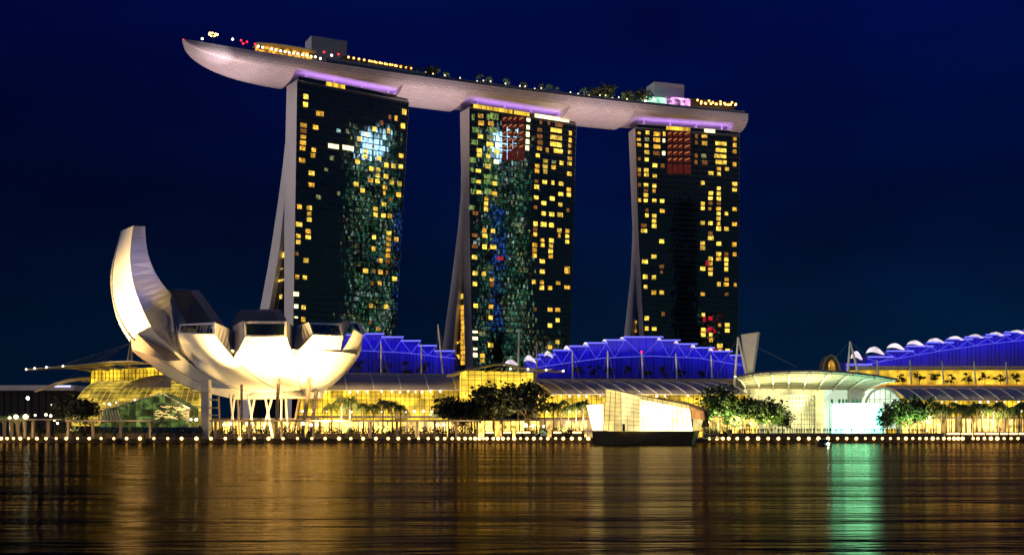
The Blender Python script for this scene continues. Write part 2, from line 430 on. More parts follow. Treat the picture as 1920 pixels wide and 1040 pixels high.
def build_tower(T, label, left, right, back, gap_top, rear_out, rear_in, lits, reds, crown, jitter, ncol):
    """left/right: facade edges, back: rear edge of the front slab's end wall, rear_*: the splayed rear slab (all as (row, px) in the photo)"""
    base = Vector((T.a.x, T.a.y, GZ))
    t = thing('hotel_tower', label, 'hotel tower', base, 'three leaning hotel towers')
    yb = 803.0
    rows = [left[0][0] + (yb - left[0][0]) * i / 12 for i in range(13)]
    zrow = [PZ(y, T.a.y) for y in rows]
    # front slab: facade backing, end walls, back
    mb = MB()
    FLp = [T.face_z(pw(left, y), z) for y, z in zip(rows, zrow)]
    FRp = [T.face_z(pw(right, y), z) for y, z in zip(rows, zrow)]
    ins = lambda y: (T.face(pw(left, y), y).xy - T.a).dot(T.e)
    BLp = [T.end(pw(back, y), y, ins(y)) for y in rows]
    for p, z in zip(BLp, zrow): p.z = z
    off = [b - f for b, f in zip(BLp, FLp)]
    BRp = [f + o for f, o in zip(FRp, off)]
    mb.grid([[f, b] for f, b in zip(FLp, BLp)])
    mb.grid([[b, f] for f, b in zip(FRp, BRp)])
    mb.grid([[b, c] for b, c in zip(BLp, BRp)])
    mb.poly([FLp[0], FRp[0], BRp[0], BLp[0]])
    mb.build('end_wall', M['white_wall'], t)
    mb = MB(); mb.grid([[a - Vector((T.n.x, T.n.y, 0))*.35, b - Vector((T.n.x, T.n.y, 0))*.35] for a, b in zip(FLp, FRp)])
    mb.build('floor_slabs', M['tower_frame'], t)
    # glass panes, each hung very slightly out of true
    rg = random.Random(int(label.__len__() * 31))
    nf = 56; zb, zt = 6.0, ZT - 1.5; fh = (zt - zb) / nf
    mb = MB(); npane = ncol * 5
    n3 = Vector((T.n.x, T.n.y, 0))
    for i in range(nf):
        z0 = zb + i*fh + .42; z1 = zb + (i+1)*fh - .12
        yy = HY - (z0 - H) * F / T.a.y
        lpx, rpx = pw(left, yy), pw(right, yy)
        A = T.face_z(lpx, 0); B = T.face_z(rpx, 0)
        for j in range(npane):
            g = .10 if j % 5 else .34
            q0 = A + (B - A) * ((j + g * .5) / npane); q1 = A + (B - A) * ((j + 1 - .035) / npane)
            tx = rg.gauss(0, jitter); tz = rg.gauss(0, jitter)
            w = (q1 - q0).length * .5; h = (z1 - z0) * .5
            pts = []
            for (q, z, su, sv) in ((q0, z0, -1, -1), (q1, z0, 1, -1), (q1, z1, 1, 1), (q0, z1, -1, 1)):
                p = q + n3 * (su * w * tx + sv * h * tz); pts.append((p.x, p.y, z))
            mb.poly(pts)
    mb.build('glass_panes', M['tower_glass'], t)
    # rear slab, splayed out behind
    ry = [rear_out[0][0] + (yb - rear_out[0][0]) * i / 14 for i in range(15)]
    e3 = Vector((T.e.x, T.e.y, 0))
    mb = MB(); ro = []; ri = []
    for y in ry:
        o = T.end(pw(rear_out, y), y, ins(y) + .4); q = T.end(pw(rear_in, y), y, ins(y) + .4); q.z = o.z
        ro.append(o); ri.append(q)
    L = T.len - 1.5
    mb.grid([[a, b] for a, b in zip(ro, ri)])
    mb.grid([[b, b + e3*L] for b in ri]); mb.grid([[a + e3*L, a] for a in ro]); mb.grid([[b + e3*L, a + e3*L] for a, b in zip(ro, ri)])
    mb.build('rear_slab', M['white_wall'], t)
    # glazed atrium between the two slabs
    gy = [gap_top + (yb - gap_top) * i / 10 for i in range(11)]
    mb = MB(); mb.grid([[T.end(pw(rear_in, y) - 1.5, y, ins(y) + 3.0), T.end(pw(back, y) + 3.5, y, ins(y) + 3.0)] for y in gy])
    mb.build('atrium_glass', M['black_glass'], t)
    # crown under the deck: recessed glazing and a thin parapet rail
    mb = MB(); A, B = T.face_z(pw(left, rows[0]) + 3, ZT, -1.2), T.face_z(pw(right, rows[0]) - 3, ZT, -1.2)
    mb.prism([A, B, B + Vector((0,0,2.6)), A + Vector((0,0,2.6))], -n3*.3)
    mb.build('parapet', M['tower_glass'], t)
    mb = MB(); mb.tube(A + Vector((0,0,2.75)) + n3*.1, B + Vector((0,0,2.75)) + n3*.1, .16, n=4); mb.build('rail', M['white_steel'], t)
    for (x0, x1, kind) in crown:
        mb = MB(); a0, a1 = T.face_z(x0, ZT, -.9), T.face_z(x1, ZT, -.9)
        mb.prism([a0 + Vector((0,0,-1.2)), a1 + Vector((0,0,-1.2)), a1 + Vector((0,0,2.3)), a0 + Vector((0,0,2.3))], n3 * .5 )
        mb.build('crown_light', M[kind], t)
    for u in (.12, .37, .62, .87):
        mb = MB(); q = T.a + T.e*(T.len*u) + T.d*7
        mb.tube((q.x, q.y, ZT + .02), (q.x, q.y, ZT + 9.5), .75, n=8); mb.build('roof_column', M['white_steel'], t)
    # lit rooms, with painted reflections (kinds g and R) among them
    lits = sorted(lits, key=lambda w: -w[2]*w[3])
    rest = {}
    nbig = 100
    for i, (px, py, w, h, k) in enumerate(lits):
        a = T.face(px - w/2, py + h/2, .12); b = T.face(px + w/2, py + h/2, .12)
        z1 = T.face(px, py - h/2, .12).z; z0 = T.face(px, py + h/2, .12).z
        tgt = MB() if i < nbig else rest.setdefault(k, MB())
        a.z = b.z = z0
        tgt.prism([a, b, Vector((b.x, b.y, z1)), Vector((a.x, a.y, z1))], -n3*.25)
        if i < nbig: tgt.build('window', M['lit_' + k], t)  # some of these are painted reflections, not windows
    if rest:
        keys = list(rest); mb = MB()
        for ki, k in enumerate(keys):
            b0 = len(mb.v); mb.v += rest[k].v; mb.f += [tuple(b0 + i for i in f) for f in rest[k].f]; mb.m += [ki]*len(rest[k].f)
        tag(mb.build('windows', [M['lit_' + k] for k in keys], t), kind='stuff')  # small painted reflections are among these too
    # red stair hall with a slanting light on every landing
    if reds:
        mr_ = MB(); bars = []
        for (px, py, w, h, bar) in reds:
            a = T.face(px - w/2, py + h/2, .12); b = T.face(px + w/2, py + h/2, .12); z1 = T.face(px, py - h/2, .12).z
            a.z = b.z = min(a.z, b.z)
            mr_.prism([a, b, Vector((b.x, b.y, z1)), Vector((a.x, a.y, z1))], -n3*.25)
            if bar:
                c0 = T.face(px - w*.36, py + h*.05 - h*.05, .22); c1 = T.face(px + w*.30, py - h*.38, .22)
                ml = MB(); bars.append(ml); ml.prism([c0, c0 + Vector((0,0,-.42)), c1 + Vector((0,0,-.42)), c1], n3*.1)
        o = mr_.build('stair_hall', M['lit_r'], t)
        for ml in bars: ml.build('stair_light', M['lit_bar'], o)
    T.ins = ins
    return t

def Z(data, ox, oy, s):
    return [(ox + x*s, oy + y*s, max(w*s*.86, 4.2), h*s*.80, k) for x, y, w, h, k in data]

L1 = Z([(375,165,40,45,'Y'),(372,225,40,45,'Y'),(480,292,66,45,'O'),(357,380,55,40,'O'),(448,395,45,40,'O'),(357,422,52,36,'o'),(355,467,48,36,'O'),(353,510,52,36,'O'),(350,552,46,38,'O'),(434,565,36,38,'O'),(428,607,40,36,'O'),(347,642,52,40,'O'),(418,738,48,40,'Y'),(416,826,48,38,'O'),(582,537,92,40,'W'),(692,550,96,42,'W'),(570,625,36,40,'d'),(527,712,30,28,'d'),(470,918,40,38,'d'),(620,890,24,36,'d'),(620,420,34,30,'c'),(1113,280,36,48,'Y'),(1103,385,36,50,'Y'),(1052,327,26,48,'O'),(1004,318,22,40,'o'),(943,362,26,42,'o'),(888,408,34,40,'Y'),(995,422,26,46,'Y'),(828,448,34,38,'W'),(776,482,34,40,'Y'),(880,540,18,32,'o'),(822,572,34,30,'Y'),(818,614,36,40,'Y'),(762,652,40,38,'Y'),(924,628,36,38,'Y'),(1090,608,38,38,'O'),(978,678,36,42,'Y'),(1030,684,34,38,'Y'),(1086,690,36,40,'Y'),(867,706,40,40,'Y'),(918,712,34,34,'Y'),(915,755,36,36,'Y'),(976,762,38,40,'Y'),(860,790,40,38,'O'),(912,798,36,36,'Y'),(1020,808,36,38,'Y'),(1076,816,38,38,'Y'),(752,820,38,40,'Y'),(968,846,38,40,'O'),(800,868,36,38,'Y'),(964,888,18,36,'O'),(1070,900,40,40,'O'),(1010,936,28,36,'o')], 480, 140, .25)
L1 += Z([(328,30,40,42,'O'),(400,38,44,38,'Y'),(400,82,36,36,'O'),(400,126,40,38,'Y'),(323,162,54,42,'Y'),(392,214,44,40,'O'),(392,258,44,36,'Y'),(318,248,38,38,'O'),(318,294,38,38,'Y'),(308,380,26,34,'o'),(376,432,44,42,'Y'),(310,556,32,40,'O'),(367,560,34,36,'Y'),(302,684,46,38,'W'),(302,776,34,36,'W'),(357,784,36,38,'Y'),(355,874,36,42,'O'),(302,858,28,16,'W'),(960,12,36,36,'Y'),(897,46,36,38,'Y'),(897,90,36,38,'Y'),(957,96,38,36,'Y'),(1005,100,36,40,'O'),(886,258,32,38,'Y'),(998,228,40,38,'Y'),(995,270,38,36,'O'),(1052,274,36,40,'O'),(994,312,38,36,'O'),(992,352,38,36,'O'),(990,396,38,36,'O'),(988,438,38,36,'o'),(882,344,30,38,'O'),(936,434,32,38,'O'),(823,510,44,38,'Y'),(885,512,26,34,'o'),(934,520,36,38,'O'),(982,522,18,38,'o'),(1040,570,42,40,'Y'),(928,602,30,36,'O'),(872,602,22,38,'o'),(862,770,30,36,'O'),(976,778,34,38,'Y'),(858,896,20,36,'o'),(914,944,28,38,'O')], 480, 380, .25)
s2a, s2b, s3a = 280/1165, 280/1040, 280/1213
L2 = Z([(343,210,48,44,'O'),(338,155,46,40,'O'),(337,315,46,40,'Y'),(328,425,44,40,'Y'),(328,462,42,36,'Y'),(320,583,46,32,'Y'),(322,668,40,32,'Y'),(325,750,40,32,'Y'),(415,325,60,44,'d'),(412,378,60,44,'Y'),(464,434,46,40,'Y'),(461,514,44,36,'W'),(397,468,36,36,'Y'),(394,548,46,40,'Y'),(450,682,40,36,'Y'),(446,762,46,36,'O'),(420,215,50,40,'O'),(383,800,34,36,'O'),(381,840,34,36,'Y'),(380,882,34,42,'Y'),(298,914,48,36,'o'),(470,330,24,44,'W'),(470,386,30,44,'W'),
(712,187,32,32,'W'),(708,244,28,40,'W'),(706,300,30,46,'W'),(704,356,30,44,'W'),(702,406,32,44,'W'),
(808,205,24,36,'o'),(870,212,22,34,'o'),(950,225,70,40,'o'),(800,265,44,36,'o'),(800,315,48,40,'o'),(802,362,46,42,'o'),(798,408,44,36,'O'),(928,268,100,40,'Y'),(928,325,104,42,'Y'),(926,378,104,42,'Y'),(944,430,80,40,'Y'),(858,422,24,46,'O'),(1038,290,26,40,'O'),(1037,345,26,40,'O'),(1034,390,26,36,'O'),(1034,438,28,36,'O'),(1034,488,36,34,'O'),(1032,527,36,34,'Y'),(784,463,34,34,'Y'),(845,508,38,36,'Y'),(910,515,36,30,'d'),(970,522,32,38,'Y'),(780,546,38,36,'O'),(842,550,42,40,'Y'),(908,556,36,36,'O'),(778,585,38,38,'O'),(843,590,34,40,'Y'),(1030,606,40,38,'Y'),(774,664,34,30,'o'),(838,672,40,38,'Y'),(902,676,26,40,'O'),(966,683,42,38,'Y'),(775,708,40,40,'Y'),(964,765,42,34,'Y'),(1026,730,36,38,'O'),(1026,770,38,38,'Y'),(772,792,38,36,'Y'),(832,835,42,36,'Y'),(897,800,40,40,'Y'),(960,846,34,36,'Y'),(766,868,32,34,'o'),(1020,890,24,36,'o'),(830,916,38,38,'Y'),(893,922,44,40,'Y'),(958,926,48,40,'Y'),(766,996,36,42,'Y'),(830,998,48,38,'Y'),(892,1005,40,38,'Y'),
(280,165,24,60,'g'),(400,165,30,60,'g'),(445,160,70,60,'g'),(430,265,90,50,'g'),(300,265,60,50,'g'),(290,360,60,44,'g'),(410,425,40,44,'g'),(275,500,60,50,'g'),(395,505,70,36,'g'),(270,575,40,40,'g'),(395,628,70,40,'g'),(455,635,30,40,'g'),(280,660,40,44,'g'),(395,670,66,44,'g'),(280,745,40,50,'g'),(395,745,66,50,'g'),(270,870,50,44,'g')], 820, 180, s2a)  # the g entries are green reflections put in as glowing panels
L2 += Z([(328,45,34,36,'O'),(388,48,32,34,'Y'),(332,82,38,34,'Y'),(390,160,48,34,'Y'),(330,158,34,38,'Y'),(262,78,44,30,'o'),(262,155,44,32,'o'),(260,230,40,36,'Y'),(263,342,38,36,'Y'),(324,346,34,34,'Y'),(262,416,34,34,'Y'),(380,385,32,32,'O'),(380,420,32,36,'o'),(268,568,34,34,'Y'),(374,574,34,36,'O'),(372,650,32,36,'Y'),(264,750,40,20,'W'),(310,762,50,34,'d'),(264,795,42,28,'W'),(372,842,40,36,'Y'),(265,910,34,36,'W'),(265,868,30,20,'W'),(313,915,34,34,'O'),(313,950,32,34,'O'),(740,6,44,30,'Y'),(682,35,32,36,'o'),(682,72,30,32,'O'),(795,10,36,28,'Y'),(680,145,36,34,'O'),(678,182,34,36,'O'),(677,218,34,34,'O'),(732,112,30,28,'O'),(734,146,28,32,'O'),(795,114,36,36,'Y'),(792,152,30,30,'Y'),(790,188,34,34,'Y'),(790,224,32,32,'O'),(851,45,34,34,'Y'),(850,80,18,34,'O'),(907,48,32,30,'O'),(906,84,30,30,'Y'),(905,122,30,32,'Y'),(731,258,40,32,'Y'),(732,330,38,34,'Y'),(673,402,30,34,'Y'),(728,404,30,30,'O'),(728,442,34,36,'Y'),(786,444,32,32,'O'),(842,410,34,28,'O'),(786,595,38,32,'O'),(838,596,40,32,'O'),(838,668,30,34,'Y'),(785,705,34,34,'Y'),(838,820,30,34,'Y'),(785,856,34,34,'O'),(683,592,20,30,'o'),(905,320,40,60,'O'),(905,440,44,30,'O'),(440,238,50,28,'R')], 820, 420, s2b)  # tall orange entry at right and the R entry are painted reflections
L3 = Z([(165,215,34,24,'O'),(163,265,34,26,'O'),(168,310,34,30,'O'),(235,212,36,36,'Y'),(230,265,40,36,'d'),(227,318,36,36,'Y'),(230,370,42,38,'Y'),(228,428,38,38,'Y'),(312,222,62,40,'O'),(310,270,62,40,'O'),(312,325,62,38,'O'),(308,378,60,40,'o'),(370,222,24,40,'Y'),(368,275,14,36,'W'),(366,378,28,40,'W'),(168,424,24,30,'o'),(295,476,42,38,'Y'),(358,480,36,40,'o'),(224,515,42,34,'Y'),(226,553,42,34,'Y'),(294,562,36,32,'Y'),(168,512,28,36,'O'),(168,552,28,34,'o'),(223,636,40,34,'Y'),(290,642,36,36,'Y'),(288,685,28,32,'O'),(170,634,26,36,'o'),(222,680,36,30,'o'),(222,718,40,36,'Y'),(172,758,24,36,'O'),(220,762,36,34,'Y'),(290,763,38,36,'Y'),(354,766,38,36,'Y'),(355,846,42,36,'O'),(230,840,28,34,'o'),(230,882,30,36,'Y'),(290,886,40,36,'Y'),(288,928,38,36,'Y'),(288,970,38,36,'Y'),(205,965,50,34,'o'),(207,1008,56,36,'Y'),
(632,240,26,40,'o'),(632,290,24,36,'o'),(698,240,50,32,'O'),(698,297,50,40,'O'),(630,398,26,40,'o'),(692,400,44,40,'d'),(628,450,26,40,'o'),(700,452,50,42,'o'),(832,300,104,36,'Y'),(832,354,100,38,'Y'),(826,402,112,38,'Y'),(832,452,104,40,'Y'),(944,262,32,38,'O'),(944,312,32,38,'O'),(942,364,34,38,'O'),(942,468,32,40,'O'),(814,504,38,34,'O'),(880,506,36,34,'Y'),(815,546,34,32,'Y'),(750,540,46,36,'Y'),(684,618,34,38,'Y'),(944,628,46,38,'Y'),(942,674,42,34,'Y'),(814,664,34,36,'Y'),(814,706,36,36,'Y'),(814,748,36,36,'Y'),(814,786,34,30,'o'),(812,828,40,34,'O'),(749,702,40,36,'Y'),(746,744,38,34,'Y'),(746,784,36,30,'o'),(742,828,26,28,'O'),(684,786,34,32,'Y'),(684,824,34,34,'Y'),(942,832,38,36,'O'),(876,868,32,34,'Y'),(812,868,34,32,'Y'),(812,908,36,36,'Y'),(812,950,30,36,'O'),(682,944,42,36,'Y'),(746,946,40,36,'Y'),(942,954,42,36,'O'),(812,992,40,36,'Y'),(876,992,40,36,'Y'),(746,1026,42,26,'o')], 1160, 200, s3a)
L3 += Z([(248,14,36,34,'Y'),(300,120,38,34,'Y'),(246,226,40,32,'Y'),(183,260,46,34,'Y'),(300,296,34,30,'o'),(300,334,20,24,'o'),(186,366,38,36,'Y'),(246,370,32,36,'Y'),(188,436,28,30,'Y'),(245,476,36,34,'O'),(300,476,36,34,'Y'),(196,655,34,34,'Y'),(310,625,26,34,'o'),(196,726,28,34,'Y'),(248,728,36,30,'Y'),(640,64,34,32,'o'),(642,98,44,34,'Y'),(697,32,36,36,'Y'),(752,34,34,34,'Y'),(585,132,34,30,'Y'),(586,166,38,34,'Y'),(698,136,36,34,'Y'),(806,142,34,36,'O'),(697,208,40,32,'Y'),(697,242,38,30,'O'),(640,240,34,32,'Y'),(640,274,30,34,'O'),(640,312,38,28,'O'),(640,346,34,32,'Y'),(750,208,32,30,'o'),(750,244,32,32,'Y'),(750,278,28,30,'Y'),(750,314,28,34,'Y'),(808,210,30,30,'O'),(586,310,40,34,'Y'),(698,418,28,36,'Y'),(752,384,30,28,'O'),(750,420,38,30,'O'),(812,422,22,28,'O'),(586,486,32,30,'O'),(752,488,28,26,'o'),(590,735,34,32,'Y'),(590,770,36,34,'Y'),(590,630,24,28,'Y'),(643,770,30,32,'Y'),(643,806,30,34,'O'),(704,702,22,28,'O'),(757,702,36,34,'Y'),(757,740,36,32,'Y'),(705,846,44,36,'Y'),(760,876,34,20,'Y'),(705,878,36,18,'O'),(616,272,22,44,'R'),(598,662,24,44,'R'),(640,655,36,34,'R'),(622,738,24,40,'R'),(640,728,26,34,'R'),(668,742,22,34,'R'),(575,748,20,20,'R'),(668,872,34,24,'R')], 1160, 420, s2b)  # the R entries are red reflections painted onto the facade
def reds(cols, rows, ox, oy, s):
    return [(ox + x*s, oy + y*s, w*s, 40*s, i < 5) for x, w in cols for i, y in enumerate(rows)]
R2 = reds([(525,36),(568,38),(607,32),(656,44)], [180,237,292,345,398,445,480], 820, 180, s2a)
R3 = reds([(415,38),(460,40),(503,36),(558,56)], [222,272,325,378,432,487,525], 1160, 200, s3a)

tw1 = build_tower(T1, 'leftmost and nearest hotel tower, few yellow windows, mirrored green city lights in its dark glass',
    [(150,557),(300,555),(600,550),(803,546)], [(190,765),(625,742),(803,733)], [(150,537.5),(165,537),(290,534.5),(420,533),(600,533),(803,534)],
    385, [(270,534.5),(300,531.5),(380,521),(480,506),(582,487),(700,463),(803,440)], [(270,536),(385,533.2),(480,523),(582,505),(700,483),(803,462)],
    L1, [], [(612,646,'crown_glow')], .0042, 13)
tw2 = build_tower(T2, 'middle hotel tower with a lit gold crown, red stairwell and greenish upper left glass',
    [(201,880),(400,880),(600,884),(803,892)], [(232,1080),(640,1070),(803,1064)], [(201,862.5),(215,862.5),(420,867),(600,870),(803,877)],
    447, [(330,864.5),(370,864),(445,857),(560,842),(655,829),(803,808)], [(330,867),(447,867),(560,858),(655,850),(803,835)],
    L2, R2, [(888,960,'crown_glow'),(964,992,'crown_glow'),(1003,1066,'lit_W')], .0040, 13)
tw3 = build_tower(T3, 'rightmost and farthest hotel tower, dark crown, red stairwell and many yellow windows on its right',
    [(239,1191),(440,1197),(632,1207),(803,1218)], [(253,1387),(640,1384),(803,1382)], [(239,1178.5),(440,1186.5),(632,1199),(803,1210)],
    512, [(400,1185),(440,1186),(520,1182),(640,1169),(803,1150)], [(400,1187.5),(512,1190),(600,1186),(640,1183),(803,1172)],
    L3, R3, [(1250,1294,'crown_glow'),(1321,1340,'lit_W')], .0036, 13)
# lit floors glimpsed between the two slabs of each tower
def gap_lights(T, t, rows, kind):
    for (px, py, w, h) in rows:
        mb = MB()
        a, b = T.end(px - w/2, py + h/2, T.ins(py) + 2.8), T.end(px + w/2, py + h/2, T.ins(py) + 2.8); a.z = b.z = (a.z + b.z)/2
        hz = h * a.y / F
        mb.prism([a, b, b + Vector((0,0,hz)), a + Vector((0,0,hz))], Vector((T.e.x, T.e.y, 0))*.15)
        mb.build('atrium_window', M[kind], t)
gap_lights(T1, tw1, [(530,415,5,8),(526.5,458,11,9),(525,480,15,10),(524,505,14,2),(524,526,16,4),(526,556,5,8)], 'lit_Y')
gap_lights(T2, tw2, [(864.5,485,4,5),(864,500,5,6),(863.5,517,8,8),(860.5,557,15,9),(853,643,12,3)], 'lit_Y')
gap_lights(T2, tw2, [(867.5, 576 + i*9.4, 7.5, 8) for i in range(12)], 'lit_O')
gap_lights(T2, tw2, [(857, 669, 8, 8), (863, 640, 4, 5)], 'lit_O')
gap_lights(T3, tw3, [(1188,592,6,6),(1187,600,9,4),(1189,606,8,7),(1187,614,10,4),(1189,621,9,6)], 'lit_O')

# ------------------------------------------------------------------ the deck carried by the towers
DZ = 201.0
edge_px = [(345,77),(420,85),(520,99),(600,112),(700,129),(765,140),(870,155),(985,170),(1100,184),(1200,195),(1300,204),(1403,212)]
ep = [P(x, y, (DZ - H) * F / (HY - y)) for x, y in edge_px]
coef = np.polyfit([p.x for p in ep], [p.y for p in ep], 2)
def edge_at(px):
    k = (px - CX) / F; Y = 620.0
    for _ in range(30): Y = float(np.polyval(coef, k * Y))
    return Vector((k * Y, Y, DZ))
def edge_normal(x):
    s_ = 2*coef[0]*x + coef[1]; v = Vector((-s_, 1, 0)); return v.normalized()
PX0, PX1 = 345.0, 1403.0
def hull_section(px, clip=None, n=18):
    e = edge_at(px); nn = edge_normal(e.x)
    u = (px - PX0) / (PX1 - PX0)
    W = 38.0; d = 9.6
    if u < .22:
        q = 1 - u / .22
        W *= max(.02, (1 - q**2.1)) ** .55
        d *= max(.03, (1 - q**3.0)) ** .55
    mid = e + nn * (W / 2)
    pts = []
    for i in range(n + 1):
        th = math.pi * i / n
        a = -math.cos(th)
        ca = math.copysign(abs(a) ** .85, a)
        z = -1.6 * (1 if d > 3 else d/3) - (d - 1.6) * (math.sin(th) ** .80) if d > 1.7 else -d * math.sin(th)
        if clip is not None: z = max(z, clip)
        pts.append(mid + nn * (ca * W / 2) + Vector((0, 0, z)))
    pts = [mid - nn * (W/2)] + pts + [mid + nn * (W/2)]
    return pts
sp = thing('sky_park', 'long ship shaped white deck with a pointed left bow resting on the three towers', 'rooftop deck', (0, 640, ZT))
def hull_part(name, a, b, clip, step=9.0):
    n = max(2, int((b - a) / step)); mb = MB()
    rows = [hull_section(a + (b - a) * i / n, clip) for i in range(n + 1)]
    mb.grid(rows)
    nf_side = len(mb.f)
    mb.poly(list(reversed(rows[0]))); mb.poly(rows[-1])
    o = mb.build(name, M['hull_panel'], sp)
    me = o.data; uv = me.uv_layers.new(name='UVMap')
    m_ = len(rows[0])
    # lengths along the hull and round the section, so the cladding has its real size
    lat = [0.0]
    for i in range(1, m_): lat.append(lat[-1] + (rows[len(rows)//2][i] - rows[len(rows)//2][i-1]).length)
    lon = [0.0]
    for i in range(1, len(rows)): lon.append(lon[-1] + (rows[i][m_//2] - rows[i-1][m_//2]).length)
    for p in me.polygons:
        for li, vi in zip(p.loop_indices, p.vertices):
            if vi < m_*len(rows): uv.data[li].uv = (lon[vi // m_] + a*.3, lat[vi % m_])
            else: uv.data[li].uv = (me.vertices[vi].co.x, me.vertices[vi].co.z)
    for p in me.polygons: p.use_smooth = clip is None and p.index < nf_side
    return o
SEG = [(345.3, 556, None, 'bow_hull'), (556, 757, -5.4, 'tower_span'), (757, 877, None, 'bridge_hull'), (877, 1071, -5.0, 'tower_span'),
       (1071, 1189, None, 'bridge_hull'), (1189, 1385, -4.6, 'tower_span'), (1385, 1403, None, 'stern_hull')]
for a, b, c, nme in SEG: hull_part(nme, a, b, c, 4 if b < 600 else 9)
# deck floor, parapet and pool edge
mb = MB(); n = 60
rr = []
for i in range(n + 1):
    px = 346 + (1402 - 346) * i / n; s_ = hull_section(px)
    rr.append([s_[0] + Vector((0,0,.06)), s_[-1] + Vector((0,0,.06))])
mb.grid(rr); mb.build('deck_floor', M['concrete'], sp)
mb = MB()
for a, b, o, z0, z1 in [(612, 800, 1.2, .1, 3.0)]:
    m_ = 16; fr = [edge_at(a + (b - a)*i/m_) for i in range(m_ + 1)]
    for p, q in zip(fr, fr[1:]):
        nn = edge_normal(p.x)
        mb.prism([p + nn*o + Vector((0,0,z0)), q + nn*o + Vector((0,0,z0)), q + nn*o + Vector((0,0,z1)), p + nn*o + Vector((0,0,z1))], nn*.6)
mb.build('pool_edge', mat('pool_edge', (.16, .20, .25), .3, var=.1), sp)
mb = MB()
m_ = 40; fr = [edge_at(805 + (1398 - 805)*i/m_) for i in range(m_ + 1)]
for p, q in zip(fr, fr[1:]):
    nn = edge_normal(p.x)
    mb.prism([p + nn*.8 + Vector((0,0,.1)), q + nn*.8 + Vector((0,0,.1)), q + nn*.8 + Vector((0,0,1.7)), p + nn*.8 + Vector((0,0,1.7))], nn*.3)
mb.build('parapet', mat('parapet_glass', (.11, .12, .17), .3, var=.1), sp)
# lift houses on the deck
def deck(px, o=2.0):
    e = edge_at(px); return e + edge_normal(e.x) * o
def deck_box(nme, x0, x1, ytop, o, depth, m, zb=.1):
    a, b = deck(x0, o), deck(x1, o); nn = edge_normal((a.x + b.x)/2)
    za, zb_ = PZ(ytop[0], a.y), PZ(ytop[1], b.y)
    mb = MB()
    A0 = Vector((a.x, a.y, DZ + zb)); B0 = Vector((b.x, b.y, DZ + zb)); zt = (za + zb_)/2
    mb.prism([A0, B0, Vector((b.x, b.y, zt)), Vector((a.x, a.y, zt))], nn*depth)
    return mb.build(nme, m, sp)
M['lift_wall'] = mat('lift_wall', (.36, .38, .42), .6, var=.06, scale=.2)
deck_box('lift_house', 601, 668, (66, 78), 16, 12, M['lift_wall'])
deck_box('lift_house', 1246, 1302, (155, 157), 14, 12, M['lift_wall'])
# restaurant canopy on the bow and its lamps
mb = MB(); m_ = 14
top = [(492,79),(510,80),(530,82),(550,85),(570,88),(590,92),(603,95)]
for (x0, y0), (x1, y1) in zip(top, top[1:]):
    a, b = deck(x0, 9), deck(x1, 9); nn = edge_normal(a.x)
    za, zb_ = PZ(y0, a.y), PZ(y1, b.y)
    mb.prism([Vector((a.x,a.y,za-.5)), Vector((b.x,b.y,zb_-.5)), Vector((b.x,b.y,zb_)), Vector((a.x,a.y,za))], nn*9)
mb.build('canopy', M['roof_edge'], sp)
mb = MB()
for (x0, y0), (x1, y1) in zip(top, top[1:]):
    a, b = deck(x0, 14), deck(x1, 14); za, zb_ = PZ(y0, a.y) - 1.0, PZ(y1, b.y) - 1.0
    mb.prism([Vector((a.x,a.y,DZ+.1)), Vector((b.x,b.y,DZ+.1)), Vector((b.x,b.y,zb_)), Vector((a.x,a.y,za))], edge_normal(a.x)*.5)
mb.build('restaurant_glow', emit('restaurant_glow', (1.0, .45, .06), .8, .15, 1.8, cell=(1.6, 3, 9), noise=.6), sp)
def bulbs(nme, pts, r, m, o=1.5):
    for (px, py) in pts:
        e = deck(px, o); mb = MB(); z = PZ(py, e.y)
        mb.sphere((e.x, e.y, z), r, 8, 5)
        o_ = mb.build(nme, m, sp)
        if z - r > DZ: mb = MB(); mb.tube((e.x, e.y, DZ + .05), (e.x, e.y, z - r*.8), .10, n=4); mb.build('pole', M['dark_steel'], o_)
bulbs('globe_light', [(487,87),(495,89),(512,92),(520,94),(529,96),(537,97),(545,99),(553,100),(561,101),(570,103),(578,104),(586,106),(594,107)], .62, emit('deck_globe', (.85, 1.0, .62), 4), 2.6)
bulbs('red_light', [(347,75.5),(455,76),(466,79),(459,82),(481,83),(611,98),(638,102)], .55, M['lamp_red'], 3)
bulbs('lantern', [(439,74),(382,73),(625,104),(604,110)], .6, M['lamp_white'], 3)
bulbs('lantern', [(659 + i*9.8, 107.5 + i*1.75) for i in range(13)], .66, M['lamp_amber'], 5)
bulbs('lantern', [(706,115.5),(715,117.5),(725,119),(735,121),(745,122),(753,124),(762,126)], .55, M['lamp_amber'], 8)
bulbs('lantern', [(788,149),(820,152),(876,153),(892,157),(897,158),(912,161),(1050,177),(1066,180),(1108,183),(1213,190),(1229,187)], .8, M['lamp_white'], 2)
rb = random.Random(3)
bulbs('deck_light', [(q_, HY - (DZ + rb.uniform(2.0, 3.2) - H)*F/deck(q_, 2.2).y) for q_ in [800 + i*13.5 + rb.uniform(-4, 4) for i in range(31) if rb.random() < .62]], .36, emit('deck_spark', (1.0, .80, .36), 3.5), 2.2)
bulbs('lantern', [(1312 + i*7.2, 188 + (i % 3)*2.4 + i*.5) for i in range(11)], .75, M['lamp_amber'], 3)
bulbs('lantern', [(1318 + i*9.2, 194 + i*.4) for i in range(8)], .6, M['lamp_warm'], 2.5)
